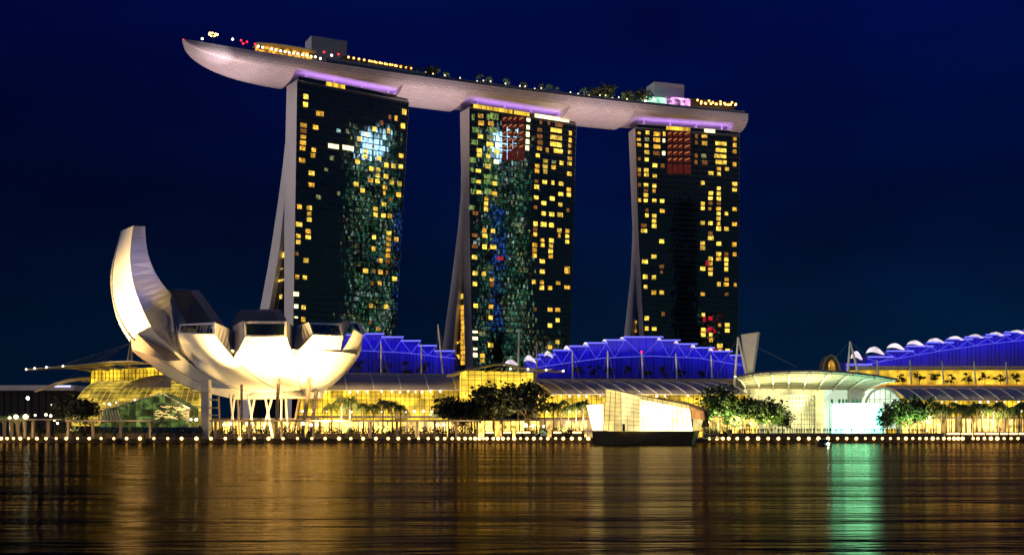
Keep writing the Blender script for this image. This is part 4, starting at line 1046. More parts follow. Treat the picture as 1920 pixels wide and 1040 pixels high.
# ------------------------------------------------------------------ blue lit stepped roofs
ROOFSHRUBS = []
BL = (.04, .012, 1.0)
def stepped(label, steps, yb, arcs, low, Y=520.0, depth=46, slope=None, xb=None):
    """steps: (x0, x1, y) of the stepped roof slabs; arcs: white lit shell ends; low: lower light line"""
    xs = [s_[0] for s_ in steps] + [s_[1] for s_ in steps]
    t = thing('stepped_hall', label, 'hall', (PX((min(xs)+max(xs))/2, Y), Y, GZ))
    for si, (x0, x1, y) in enumerate(steps):
        xw = steps[si+1][0] if si + 1 < len(steps) else x1
        mb = MB(); mb.box(PX(x0,Y), PX(xw,Y) - .01, Y, Y + depth, GZ, PZ(y + 1.5,Y)); mb.build('wall', M['blue_wall'], t)
        mb = MB(); mb.box(PX(x0-2,Y), PX(x1+3,Y), Y - 3.0 - si*.01, Y - .02, PZ(y+1.4,Y), PZ(y,Y)); mb.build('roof_slab', M['blue_wall'], t)
        mb = MB(); mb.tube((PX(x0-2,Y), Y - 3.2, PZ(y+.6,Y)), (PX(x1+3,Y), Y - 3.2, PZ(y+.6,Y)), .34, n=5); mb.build('light_tube', M['led_blue'], t)
        w_ = (xw - x0)*Y/F
        if w_ > 2: area((PX((x0+xw)/2,Y), Y - 6, PZ(y + 9,Y)), (PX((x0+xw)/2,Y), Y, PZ(y + 26,Y)), w_*38, BL, w_, .8)
        mb = MB()
        for k in range(1, 5):
            xx = PX(x0 + (xw - x0)*k/5, Y); mb.box(xx - .09, xx + .09, Y - .12, Y - .01, GZ, PZ(y + 1.6, Y))
        mb.build('wall_seams', M['dark_steel'], t)
        xm = (x0+x1)/2; ylow = pw([(a, b) for a, b in low], xm)
        mb = MB(); mb.path([P(x0, y + 2, Y - 1.4), P(xm, ylow, Y - .6), P(x1, y + 2, Y - 1.4)], .13, 4); mb.build('truss_light', M['led_line'], t)
    mb = MB(); mb.path([P(x, y, Y - .5) for x, y in low], .16, 4); mb.build('light_line', M['led_line'], t)
    for (x0, x1, ya, yb_) in arcs:
        mb = MB(); n = 10; up_ = []; dn_ = []
        for i in range(n + 1):
            u = i/n; h_ = .85*(yb_ - ya)*math.sin(math.pi*u**.8); k_ = u*3.0 if x1 - x0 > 14 else 0
            up_.append(P(x0 + (x1-x0)*u, yb_ - h_ + k_ - 1, Y - 4)); dn_.append(P(x0 + (x1-x0)*u, yb_ - h_*.30 + k_ - .6, Y - 4))
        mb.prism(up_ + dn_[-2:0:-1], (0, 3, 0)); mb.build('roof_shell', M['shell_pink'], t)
    x0_, x1_ = min(xs), max(xs)
    return t
stepped('blue lit stepped roof with V shaped light lines between museum and middle tower',
    [(640,683,628),(683,719,626),(719,755,632),(755,787,639),(787,817,648),(817,851,658)], 705, [], [(640,655),(670,656.5),(760,661),(855,672)])
stepped('broad blue lit stepped roof peaking behind the crystal pavilion',
    [(985,1010,673),(1010,1038,665),(1038,1068,656.5),(1068,1101,649),(1101,1135,643),(1135,1170,637.5),(1170,1239,632),(1239,1271,638),(1271,1303,645),(1303,1335,652),(1335,1368,658.5),(1368,1404,666)], 716,
    [(944,976,671,686),(982,1006,663,678),(1020,1037,655,668),(1057,1069,647,656),(1094,1103,641,647),(1130,1138,636,640),(1163,1170,632,635),(1233,1240,633,638),(1265,1272,639,644),(1297,1304,645,652),(1330,1337,652,658)],
    [(985,692),(1050,682),(1130,671),(1220,667),(1310,671),(1404,687)])
stepped('blue lit stepped roof rising to the right edge with white shell ends',
    [(1585,1628,683),(1625,1668,669),(1660,1706,658),(1697,1743,649),(1735,1780,642),(1772,1816,636),(1806,1852,632),(1845,1886,627.5),(1880,1920,623),(1916,1970,619)], 690,
    [(1598,1618,655,672),(1627,1659,647,662),(1666,1697,641,653),(1704,1734,636,646),(1743,1772,632,640.5),(1782,1808,628.5,635),(1820,1845,625,631),(1859,1883,621,627),(1897,1925,617.5,623)],
    [(1585,690),(1660,676),(1760,658),(1850,645),(1970,632)], Y=530)
for i, (px, py, lab) in enumerate([(672,681,'nearest the museum on the left blue roof'),(722,680,'second on the left blue roof'),(758,682,'in the middle of the left blue roof'),(795,684,'rightmost on the left blue roof'),
        (1082,690,'leftmost on the broad blue roof'),(1112,690,'second from left on the broad blue roof'),(1146,694,'third from left on the broad blue roof'),(1178,690,'left of the red topped pole'),(1214,696,'right of the red topped pole'),(1243,694,'middle of the broad blue roof, right half'),(1275,696,'second from right on the broad blue roof'),(1315,698,'rightmost on the broad blue roof')]):
    Y = 492; zb_ = PZ(712, Y); h_ = PZ(py - 8, Y) - zb_
    ROOFSHRUBS.append((px, Y, zb_, h_, lab))
for (xa, xb) in ((600, 850), (985, 1404)):
    mb = MB(); Y = 492; mb.box(PX(xa,Y), PX(xb,Y), 480.0, 515.0, GZ + .01, PZ(712,Y) - .02)
    tag(mb.build('roof_terrace', M['concrete']), 'dark planted terrace block behind the ' + ('hall roof right of the museum' if xa < 900 else 'long roof with slanting white ribs'), 'terrace')
# white wedge panel with its A frame mast
wd = thing('wedge_panel', 'tall pale wedge shaped panel standing at the right end of the broad blue roof', 'sign panel', (PX(1400, 480), 480, GZ))
mb = MB(); mb.prism([P(1390,630,480), P(1421,624,480), P(1410,700,480), P(1396,700,480)], (2, 5, 0)); mb.build('panel', M['white_wall'], wd)
mb = MB(); mb.prism([P(1389,627,479.5), P(1423,622,479.5), P(1422,625.5,479.5), P(1389,630.5,479.5)], (2, 6, 0)); mb.build('cap', M['white_steel'], wd)
mb = MB(); mb.tube((P(1403,700,482).x, 483, GZ), P(1403,701,483), 1.6, n=8); mb.build('post', M['grey_steel'], wd)
mast_specs = [(714,640,715,703,'slim white pole in front of the left blue roof, nearer the museum'),(790,645,790,703,'slim white pole in front of the left blue roof, at its middle'),
    (821,608,831,706,'tall leaning pole at the right end of the left blue roof'),
    (973,617,972,676,'tall pole standing behind the atrium canopy before the middle tower'),(1006,640,1007,700,'dark slim pole beside the atrium canopy tip'),
    (1073,657,1074,712,'leftmost short pole on the broad blue roof'),(1139,657,1140,713,'short pole left of the red topped one on the broad blue roof'),
    (1203,660,1206,714,'pole with a red light on top at the middle of the broad blue roof'),(1267,662,1270,715,'short pole right of the red topped one on the broad blue roof'),(1333,665,1336,716,'rightmost short pole on the broad blue roof'),
    (1645,675,1646,697,'white forked pole at the left end of the right terrace'),(1706,675,1709,724,'second pole on the right terrace'),(1766,676,1770,724,'third pole on the right terrace'),(1826,677,1830,724,'fourth pole on the right terrace'),(1886,678,1889,724,'rightmost pole on the right terrace')]
for (x0, y0, x1, y1, lab) in mast_specs:
    Y = 486.0; b = P(x1, y1, Y)
    t = thing('roof_pole', lab, 'pole', (b.x, b.y, GZ), 'slim poles on the hall roofs')
    mb = MB(); mb.path([(b.x, b.y, GZ), b, P(x0, y0, Y)], [.42, .42, .28], 6); mb.build('shaft', M['white_steel' if x0 != 1006 else 'grey_steel'], t)
    for dx in (-14, 14):
        mb = MB(); mb.tube(P(x0, y0 + 1, Y), P(x1 + dx, y1, Y - 2), .05, n=4); mb.build('cable', M['grey_steel'], t)
    if x0 == 1203:
        mb = MB(); mb.sphere(P(x0, y0 - .5, Y), .5, 8, 5); mb.build('red_light', M['lamp_red'], t)
for nm, lab, legs, ap in (('frame_mast', 'A shaped white mast between the broad blue roof and the plaza canopy', [(1377,716),(1402,716)], (1384,632)),
                          ('frame_mast', 'tall A shaped mast behind the right end of the plaza canopy', [(1590,694),(1608,694)], (1594,640))):
    Y = 478; a = P(ap[0], ap[1], Y); t = thing(nm, lab, 'mast', (a.x, Y, GZ), 'A shaped masts')
    for x, y in legs:
        q = P(x, y, Y); mb = MB(); mb.path([(q.x, q.y, GZ), q, a], [.6, .6, .38], 6); mb.build('mast_leg', M['white_steel'], t)
    for x, y in ((ap[0] - 40, legs[0][1] - 10), (ap[0] + 110 if ap[0] < 1500 else ap[0] + 60, legs[0][1] - 28 if ap[0] < 1500 else 690)):
        mb = MB(); mb.tube(a, P(x, y, Y), .06, n=4); mb.build('cable', M['grey_steel'], t)

for px, p in [(650,60000),(800,60000),(1080,60000),(1180,60000),(1290,60000),(1380,40000),(1740,60000),(1860,60000)]:
    spot((PX(px,398), 398, 7.0), P(px, 724, 458), p*1.3, (1.0, .72, .45), 80, 1.0, 1.0)
# ------------------------------------------------------------------ event plaza
ev = thing('plaza_canopy', 'large arched louvred canopy with bright curved ribs over the white lit plaza', 'canopy', (PX(1520, 440), 440, GZ))
tp = [(1380,707),(1410,701),(1445,698),(1480,696.5),(1520,696),(1560,697),(1600,700),(1640,705),(1682,712)]
bt = [(1398,727),(1424,727),(1450,727),(1478,727.5),(1506,728),(1534,728.5),(1562,729),(1592,729.5),(1620,731)]
def efn(u, v):
    k = u*8; i = min(int(k), 7); f = k - i
    a = Vector(tp[i]).lerp(Vector(tp[i+1]), f); b = Vector(bt[i]).lerp(Vector(bt[i+1]), f)
    s_ = math.sin(v*math.pi/2); 
    q = b.lerp(a, v); q.y = b.y + (a.y - b.y)*s_
    return P(q.x, q.y, 452 - 40*v)
mb = MB(); mb.grid([[efn(i/24, j/8) for i in range(25)] for j in range(9)]); mb.build('roof_sheet', mat('canopy_sheet', (.50,.47,.30), .5, var=.2, scale=.2), ev)
mb = MB()
for j in range(1, 9): mb.path([efn(i/24, j/9) + Vector((0,-.3,-.3)) for i in range(25)], .16, 4)
mb.build('louvres', M['grey_steel'], ev)
for i in range(9):
    mb = MB(); mb.path([efn(i/8*.985 + .005, j/10) + Vector((0,-.5,-.6)) for j in range(11)], .34, 5); mb.build('rib', M['white_steel'], ev)
    mb = MB(); q = efn(i/8*.985 + .005, .97) + Vector((0,-.9,.2)); mb.box(q.x - .9, q.x + .9, q.y - .2, q.y + .2, q.z - .25, q.z + .25); mb.build('rib_light', M['lamp_white'], ev)
mb = MB(); mb.path([efn(i/24, 1) + Vector((0,-.4,.2)) for i in range(25)], .45, 5); mb.build('front_edge', M['roof_metal'], ev)
mb = MB(); mb.path([efn(i/24, 0) + Vector((0,-.4,0)) for i in range(25)], .35, 5); mb.build('rear_edge', M['roof_edge'], ev)
for x in (1404, 1592, 1618):
    mb = MB(); b = P(x, 730, 451); mb.tube((b.x, b.y, GZ), b, .55, n=6); mb.build('post', M['white_steel'], ev)
hb = thing('plaza_hall', 'white lit glass hall front below the arched plaza canopy', 'hall', (PX(1510, 456), 456, GZ))
Y = 456
mb = MB(); mb.box(PX(1404,Y), PX(1545,Y), Y, Y + 10, GZ, PZ(727.5,Y)); mb.build('lit_front', M['plaza_yellow'], hb)
mb = MB(); mb.box(PX(1545.1,Y), PX(1660,Y), Y - .3, Y + 10, GZ, PZ(728.5,Y)); mb.build('bright_front', M['plaza_white'], hb)
mb = MB(); mb.box(PX(1588,Y), PX(1620,Y), Y - 1.2, Y - .32, PZ(758,Y), PZ(729,Y)); mb.build('pylon', M['white_steel'], hb)
for x0 in (1556, 1570, 1577, 1583, 1596, 1603, 1610):
    mb = MB(); mb.box(PX(x0,Y), PX(x0 + 4,Y), Y - 1.4, Y - 1.22, PZ(756,Y), PZ(748,Y)); mb.build('window', mat('teal_glass', (.10,.42,.38), .3, var=0), hb)
# glass drum with white frames
dr = thing('glass_drum', 'round glass drum with a white grid frame left of the bright plaza', 'pavilion', (PX(1475, 440), 440, GZ))
c = Vector((PX(1475,446), 446, 0)); rad = PX(1528,440) - PX(1475,440); 
mb = MB(); rows = []
for z in (GZ, PZ(741,440)): rows.append([Vector((c.x + rad*math.cos(a), c.y + .55*rad*math.sin(a), z)) for a in [math.pi + math.pi*k/24 for k in range(25)]])
mb.grid(rows); mb.build('glass', M['plaza_yellow'], dr)
mb = MB()
for k in range(0, 25):
    a = math.pi + math.pi*k/24; q = Vector((c.x + rad*1.01*math.cos(a), c.y + .56*rad*math.sin(a), 0)); mb.tube((q.x,q.y,GZ), (q.x,q.y,PZ(740,440)), .24 if k % 3 == 0 else .12, n=4)
for z in np.linspace(GZ + 1.4, PZ(741,440), 9):
    mb.path([Vector((c.x + rad*1.012*math.cos(a), c.y + .562*rad*math.sin(a), z)) for a in [math.pi + math.pi*k/24 for k in range(25)]], .16, 4)
mb.build('frame', M['white_steel'], dr)
# glowing stage screen
ss = thing('stage_screen', 'huge blazing white and teal screen on the plaza stage', 'screen', (PX(1608, 425), 425, GZ))
Y = 425
for xa, xb, m_ in ((1561,1584,'screen_side'),(1584.3,1630,'screen'),(1630.3,1653,'screen_side')):
    mb = MB(); mb.box(PX(xa,Y), PX(xb,Y), Y, Y + .6, GZ + .7, PZ(758,Y)); mb.build('panel', M[m_], ss)
mb = MB(); mb.box(PX(1558,Y), PX(1656,Y), Y + .62, Y + 2.0, GZ + .02, PZ(756,Y)); mb.build('frame', M['white_steel'], ss)
mb = MB(); mb.box(PX(1556,Y), PX(1658,Y), Y - 4, Y + .6, GZ + .02, GZ + .66); mb.build('stage', M['white_steel'], ss)
area((PX(1608,Y), Y - 6, PZ(770,Y)), (PX(1608,Y), Y + 30, PZ(722,Y)), 9000, (.62, 1.0, .70), 14, 2, 'stage_lamp')
spot((PX(1510,440), 436, 8), P(1500, 712, 432), 52000, (1.0, .95, .50), 120, .8)
spot((PX(1440,440), 436, 8), P(1430, 712, 432), 30000, (1.0, .90, .40), 120, .8)

# arched gable at the left end of the right hall and its upper terrace
ga = thing('arched_gable', 'white glass arch closing the left end of the far right hall', 'hall', (PX(1655, 444), 444, GZ))
arch = [(1622,760),(1626,746),(1634,735),(1645,729),(1656,727),(1668,730),(1680,738),(1690,749)]
Y = 442
mb = MB(); mb.prism([P(x, y, Y) for x, y in arch] + [P(1690,803,Y), P(1622,803,Y)], (0, 6, 0)); mb.build('glass', M['plaza_white'], ga)
mb = MB(); mb.path([P(x, y, Y - .5) for x, y in arch], .5, 5); mb.build('arch_rib', M['white_steel'], ga)
mb = MB()
for x, y in ((1630,742),(1640,733),(1650,729),(1660,729),(1670,733),(1680,740)): mb.tube(P(x, y, Y - .3), P(x, 800, Y - .3), .13, n=4)
for yy in (748, 760, 772): mb.tube(P(1626, yy, Y - .3), P(1689, yy, Y - .3), .11, n=4)
mb.build('glazing_bars', M['grey_steel'], ga)
tr_ = thing('terrace_gallery', 'long yellow lit upper gallery with a terrace below the right blue roof', 'gallery', (PX(1790, 505), 505, GZ))
Y = 505
mb = MB(); mb.box(PX(1600,Y), PX(1975,Y), Y, Y + 8, GZ, PZ(694,Y)); mb.build('lit_wall', emit('gallery_glow', (1.0, .60, .04), 1.0, .55, 1.35, cell=(3.4, 40, 40), noise=.25), tr_)
mb = MB(); mb.box(PX(1600,Y), PX(1975,Y), Y - 3, Y + 8, PZ(693.9,Y), PZ(686.5,Y)); mb.build('fascia', M['roof_edge'], tr_)
mb = MB(); mb.box(PX(1640,484), PX(1985,484), 484, 484.6, PZ(729,484), PZ(720,484)); mb.build('balustrade', emit('balustrade_glow', (1.0, .40, .03), .55, .7, 1.2, cell=(3, 9, 9)), tr_)
mb = MB(); mb.box(PX(1640,484), PX(1985,484), 484.7, 504.9, PZ(729,484) - .4, PZ(728,484)); mb.build('terrace_floor', M['concrete'], tr_)
tzb = PZ(727, 490)
for i, px in enumerate((1693, 1724, 1753, 1783, 1816, 1847, 1876, 1906)):
    ms_ = tree_meshes(6.2 + (i*7 % 3)*.5, 3.2, 2.1, 190, .5, 70 + i, M['leaf_dark'])
    plant_tree(ms_, f'small layered terrace tree against the yellow gallery, {ORD[i]} from its left end', PX(px, 490), 490, tzb, 1.0, i*1.3, 'small trees on the right terrace', name='terrace_tree')
# round arch behind the canopy
ra = thing('arch_lantern', 'small dark arch with a lit core rising behind the plaza canopy', 'roof lantern', (PX(1559, 500), 500, GZ))
Y = 500; ar = [(1543,697),(1545,682),(1550,671),(1558,665),(1566,669),(1572,680),(1576,694)]
mb = MB(); mb.prism([P(x, y, Y) for x, y in ar] + [P(1576,720,Y), P(1543,720,Y)], (0, 8, 0)); mb.build('shell', M['dark_base'], ra)
mb = MB(); mb.path([P(x, y, Y - .4) for x, y in ar], .45, 5); mb.build('arch_rib', M['grey_steel'], ra)
mb = MB(); mb.prism([P(1553,694,Y - .2), P(1554,680,Y - .2), P(1559,674,Y - .2), P(1565,680,Y - .2), P(1567,694,Y - .2)], (0,.15,0)); mb.build('lit_core', M['lit_O'], ra)
mb = MB(); b = P(1559, 720, Y + 2); mb.box(b.x - 3, b.x + 3, b.y, b.y + 5, GZ, b.z); mb.build('base', M['concrete'], ra)

# ------------------------------------------------------------------ crystal pavilion standing in the bay
cp = thing('crystal_pavilion', 'blazing faceted glass pavilion on a dark hull standing in the bay', 'pavilion', (PX(1210, 326), 326, 0))
Y = 324.0; zb = PZ(808, Y)
mb = MB(); mb.hexa([P(1114,834,Y), P(1294,834,Y), P(1300,834,Y+30), P(1118,834,Y+30), P(1110,808,Y), P(1302,808,Y-1), P(1312,808,Y+32), P(1116,808,Y+32)])
o = mb.build('hull', M['dark_base'], cp)
for v in o.data.vertices:
    if v.co.z < 1.0: v.co.z = -1.5
mb = MB(); mb.box(PX(1105,Y), PX(1320,Y), Y + 2, Y + 30, PZ(808,Y) + .02, PZ(806.5,Y)); mb.build('deck', M['concrete'], cp)
def facet(nme, pts, m, th=.25): 
    mb = MB(); mb.prism([P(*p) for p in pts], (0, th, 0)); return mb.build(nme, M[m], cp)
facet('glass_facet', [(1112,807.6,Y+6),(1131,807.6,Y+3),(1131,757,Y+6),(1100,759,Y+10)], 'crystal_hot')
facet('glass_facet', [(1131,807.6,Y+3),(1165,807.6,Y-1.2),(1164,734,Y+1),(1136,728,Y+4)], 'crystal_warm')
facet('glass_facet', [(1165.1,807.6,Y-1.2),(1200,807.6,Y-1),(1200,745,Y),(1164.1,734,Y+1)], 'crystal_mid')
facet('glass_facet', [(1200.1,807.6,Y-1),(1298,807.6,Y),(1293,766,Y+1),(1200.1,748,Y)], 'crystal_hot')
facet('glass_facet', [(1200.1,747.6,Y),(1293,765.6,Y+1),(1292,759,Y+3),(1164.2,733.6,Y+1.2)], 'crystal_warm')
facet('glass_facet', [(1294,785,Y+3),(1322,787,Y+14),(1320,771,Y+15),(1293.4,761,Y+3.4)], 'crystal_orange')
facet('glass_facet', [(1299,807.6,Y+.6),(1312,807.6,Y+12),(1319,786,Y+14),(1300,784.5,Y+2.5)], 'crystal_warm')
mb = MB()
def bar(p, q, r=.11): mb.tube(P(*p) + Vector((0,-.25,0)), P(*q) + Vector((0,-.25,0)), r, n=4)
for x0, x1, yt in ((1131,1136,728),(1141,1145,730),(1152,1154,732),(1165,1164,734)): bar((x0,807,Y-1.4 + (1165-x0)*.12), (x1,yt,Y+1 + (1165-x0)*.1), .12)
for k in range(8): bar((1131.5 + k*.5, 795 - k*8.6, Y+3), (1165, 796 - k*8.0, Y-.6), .07)
for k in range(7): bar((1165, 796 - k*8.6, Y-.6), (1200, 797 - k*7.6, Y-.8), .07)
for x in (1176, 1188): bar((x, 807, Y-1.2), (x - .6, 734 + (x-1164)*.31, Y+.6), .07)
bar((1164,733.5,Y+.8), (1293,759,Y+2.8), .2); bar((1136,728,Y+3.6), (1164,733.5,Y+.8), .16)
for k in range(10): bar((1206 + k*9.3, 807, Y-1), (1205 + k*9.1, 743 + k*1.9, Y+.6), .08)
mb.build('glazing_bars', M['roof_edge'], cp)
mb = MB(); mb.prism([P(1190,800,Y+20), P(1330,800,Y+20), P(1326,770,Y+22), P(1296,757,Y+22), P(1236,744,Y+22)], (0, 8, 0)); mb.build('rear_block', M['dark_base'], cp)
mb = MB(); mb.prism([P(1225,746.5,Y+12), P(1285,752,Y+14), P(1335,770,Y+16), P(1328,771,Y+16)], (0, 12, .3)); mb.build('roof', M['roof_metal'], cp)
for x in (1112, 1178, 1240):
    pass
mb = MB(); mb.box(PX(1166,Y), PX(1171,Y), Y - 1.5, Y - 1.25, PZ(807.6,Y), PZ(794,Y)); mb.build('door', M['brown_column'], cp)
gw = thing('gangway', 'sloping dark gangway with rails linking the crystal pavilion to the quay', 'gangway', (PX(1335, 360), 360, 0))
mb = MB(); mb.hexa([P(1312,822,Y+8), P(1318,822,Y+8), P(1352,822,QY), P(1342,822,QY), P(1312,820.5,Y+8), P(1318,820.5,Y+8), P(1352,819,QY), P(1342,819,QY)]); mb.build('deck', M['dark_base'], gw)
mb = MB()
for k in range(9):
    u = k/8; a = P(1312,820.5,Y+8).lerp(P(1342,819,QY), u); mb.tube(a, a + Vector((0,0,1.2)), .06, n=4)
mb.tube(P(1312,820.5,Y+8) + Vector((0,0,1.2)), P(1342,819,QY) + Vector((0,0,1.2)), .07, n=4); mb.build('railing', M['grey_steel'], gw)

# ------------------------------------------------------------------ waterfront furniture
lamp_px = [3,14,26,39,54,70,87,106,125,146,168,190,214,238,263,289,315,341,369,396,423,450,477,504,531,558,585,610,636,658,681,705,728,747,767,785,803,820,834,848,860,872,882,891,899,906,913,925,934,943,953,964,976,988,1001,1014,1027,1042,1056,1072,1087,1103,
           1330,1344,1355,1366,1382,1401,1421,1440,1459,1478,1497,1516,1534,1552,1570,1587,1605,1622,1638,1654,1669,1684,1698,1711,1724,1736,1748,1758,1769,1779,1788,1796,1804,1824,1833,1845,1857,1869,1882,1895,1908]
zones = [(0, 130, 'below the low dark building'), (130, 205, 'below the dark trees at far left'), (205, 365, 'below the green glass pavilion'),
         (365, 480, 'below the museum left half'), (480, 605, 'below the museum right half'), (605, 775, 'below the palms beside the museum'), (775, 900, 'below the dark bushy trees'),
         (900, 1010, 'below the two tall broad trees'), (1010, 1110, 'just left of the crystal pavilion'), (1300, 1410, 'just right of the crystal pavilion'), (1410, 1530, 'before the glass drum'),
         (1530, 1660, 'before the blazing screen'), (1660, 1740, 'below the trees right of the screen'), (1740, 1815, 'below the far right palms, left half'), (1815, 1930, 'below the far right palms, right half')]
proto = None; count = {}
for px in lamp_px:
    zi = next(i for i, z in enumerate(zones) if z[0] <= px < z[1]); k = count.get(zi, 0); count[zi] = k + 1
    x = PX(px, QY)
    if proto is None:
        proto = thing('quay_lamp', 'x', 'quay lamp', (x, QY, GZ), 'round lamps along the quay edge')
        mb = MB(); mb.box(x - .12, x + .12, QY - .05, QY + .25, GZ + .02, GZ + .25); mb.build('bracket', M['dark_steel'], proto)
        mb = MB(); mb.sphere((x, QY - .35, GZ - .05), .52, 10, 6); mb.build('globe', M['lamp_warm'], proto)
        o = proto
    else:
        o = copy_tree(proto, (x, QY, GZ))
    o.scale = (1,)*3 if o is proto else (rng.uniform(.75, 1.22),)*3
    o['label'] = f'{ORD[k]} quay lamp from left {zones[zi][2]}'

# pergolas with posts
def pergola(label, x0, x1, posts, y0=786.5, y1=790, Y=394.0, m='concrete'):
    t = thing('pergola', label, 'pergola', (PX((x0+x1)/2, Y), Y, GZ), 'flat roofed walkway pergolas')
    mb = MB(); mb.box(PX(x0,Y), PX(x1,Y), Y - 1.5, Y + 3, PZ(y1,Y), PZ(y0,Y)); mb.build('roof', M[m], t)
    mb = MB(); mb.box(PX(x0,Y), PX(x1,Y), Y - 1.7, Y - 1.52, PZ(y1 - .6,Y), PZ(y0 + .6,Y)); mb.build('fascia', M['roof_edge'], t)
    for p in posts:
        mb = MB(); mb.box(PX(p - 2.0,Y), PX(p + 2.0,Y), Y - .5, Y + .5, GZ, PZ(y1 + .1,Y)); mb.build('post', M['brown_column'], t)
pergola('pergola with bright posts at the left edge', -20, 118, [8,22,34,47,62,90], 784.5, 787.5)
pergola('brown pergola in front of the green glass pavilion', 126, 306, [128,174,226,282])
pergola('brown pergola in front of the museum columns', 395, 622, [404,467,528,588])
pergola('long brown pergola below the palms right of the museum', 626, 902, [695,744,783,815,856,895])
# hedged planters
def hedge_mesh(L, seed):
    rg = random.Random(seed); mb = MB()
    for i in range(int(L*26)):
        p = Vector((rg.uniform(-L/2, L/2), rg.gauss(0, .5), abs(rg.gauss(0, .55))))
        u = Vector((rg.gauss(0,1), rg.gauss(0,1), rg.gauss(0,.7))).normalized(); w = u.cross(Vector((rg.gauss(0,1), rg.gauss(0,1), rg.gauss(0,1)))).normalized(); s_ = rg.uniform(.18, .42)
        mb.poly([p - u*s_, p + w*s_*.6, p + u*s_, p - w*s_*.6])
    return mb.mesh('hedge', M['leaf_dark'])
hm = [hedge_mesh(9.0, s_) for s_ in (61, 62, 63)]
bm = MB(); bm.box(-4.9, 4.9, -.8, .8, 0, 1.7); bm = bm.mesh('box', M['quay_stone'])
hz = [(60,'below the low dark building'),(128,'below the dark trees at left'),(190,'at the left end of the green pavilion'),(245,'below the green pavilion'),(300,'below the light strings'),(355,'just left of the white stair tower'),(420,'below the left museum columns'),(480,'below the museum lattice'),(545,'below the right museum columns'),
      (600,'at the right end of the museum'),(650,'below the leftmost palms'),(703,'below the middle palms'),(752,'below the last palms right of the museum'),(812,'below the bushy trees'),(868,'at the right end of the long pergola'),
      (1000,'below the tall broad trees'),(1060,'left of the crystal pavilion'),(1345,'right of the crystal pavilion')]
for i, (px, w) in enumerate(hz):
    Y = 399.0; t = thing('planter', f'long dark planter with a clipped hedge {w}', 'planter', (PX(px, Y), Y, GZ), 'hedge planters on the promenade')
    o = bpy.data.objects.new('box', bm); C.objects.link(o); o.parent = t
    o = bpy.data.objects.new('hedge', hm[i % 3]); C.objects.link(o); o.parent = t; o.location = (0, 0, 1.7); o.scale = (1.08, 1, 1.9)

# trees and palms
pg = [(622,'first'),(640,'second'),(656,'third'),(681,'fourth'),(700,'fifth'),(718,'sixth'),(736,'seventh'),(751,'eighth')]
for i, (px, w) in enumerate(pg):
    Y = 404 + (i*5 % 4); plant_palm(palms[i % 3], f'{w} palm from the left in the row right of the lotus museum', PX(px, Y), Y, GZ, [1.28,1.46,1.50,1.30,1.22,1.42,1.36,1.20][i], i*1.1)
for i, px in enumerate((1022, 1038, 1052, 1066, 1080, 1094)):
    Y = 406 + (i*5 % 4); plant_palm(palms[i % 3], f'{ORD[i]} palm from the left in the row left of the crystal pavilion', PX(px, Y), Y, GZ, 1.20 + (i % 3)*.09, i*1.7)
for i, px in enumerate((1746,1755,1765,1774,1784,1793,1803,1812,1822,1832,1842,1852,1862,1872,1882,1892,1902,1911,1920)):
    Y = 405 + (i*5 % 6); plant_palm(palms[i % 3], f'{ORD[i]} palm from the left in the dense row at far right', PX(px, Y), Y, GZ, .98 + (i*3 % 4)*.07 + .12, i*1.3)
for i, (px, w) in enumerate(((6,'at the left edge, left of the bright restaurant lights'),(24,'among the bright restaurant lights at far left'),(44,'right of the bright restaurant lights at far left'))):
    Y = 404; plant_palm(palms[i], f'bushy lit palm {w}', PX(px, Y), Y, GZ, .82 + .05*i, i*2.0)
trees = [(133,406,1.14,'dark tree before the low building, left of the pair',0),(160,402,.98,'smaller dark tree left of the green pavilion',1),
         (842,404,1.10,'brownish round tree at the left of the bushy group',2),(866,404,.95,'small round tree inside the bushy group',1),(884,408,1.08,'low dark tree in the middle of the bushy group',0),(926,410,1.46,'tall broad dark tree left of the bare forked trunk',1),(984,406,1.50,'tall broad dark tree with a forked trunk before the atrium',2)]
for i, (px, Y, s_, lab, k) in enumerate(trees): plant_tree(bushy[k], lab, PX(px, Y), Y, GZ, s_, i*2.1)
trees = [(1372,405,1.02,'lower green tree in the gap between the two green trees nearest the pavilion',2),(1466,404,.88,'small tree before the left half of the glass drum',0),(1664,399,.90,'thin pale tree touching the right side of the screen',0),(1348,398,1.62,'tallest green lit tree just right of the crystal pavilion',0),(1396,402,1.32,'middle green lit tree between pavilion and plaza',1),(1440,402,1.30,'green lit tree left of the glass drum',2),
         (1683,400,1.22,'pale green lit tree just right of the screen',1),(1720,402,1.36,'dark green lit tree left of the far right palms',2)]
for i, (px, Y, s_, lab, k) in enumerate(trees): plant_tree(greeny[k], lab, PX(px, Y), Y, GZ, s_, i*1.9 + .4)
# palms and trees on the rooftop deck
rp = [(790,1.25),(806,1.25),(840,1.1),(905,1.35),(921,1.3),(952,1.2),(985,1.2),(1019,1.2),(1033,1.25),(1049,1.0),(1099,1.35),(1172,1.3)]
for i, (px, s_) in enumerate(rp):
    e = deck(px, 3.0); plant_palm(roofpalm[i % 2], f'{ORD[i]} small palm from the left on the rooftop deck', e.x, e.y, DZ + .05, s_, i*1.1, 'palms on the rooftop deck')
for i, (px, s_, lab) in enumerate([(770,1.05,'dark rooftop tree nearest the red lanterns'),(818,1.2,'dark rooftop tree left of the rooftop palms'),(1122,1.3,'dark rooftop tree at the left of the stern grove'),(1145,1.45,'tall rooftop tree in the left of the stern grove'),(1190,1.2,'low rooftop tree in the right of the stern grove'),(1214,1.45,'dark rooftop tree beside the stern tent')]):
    e = deck(px, 5.0); plant_tree(rooftree[i % 2], lab, e.x, e.y, DZ + .05, s_, i*1.7, 'trees on the rooftop deck', name='rooftop_tree')
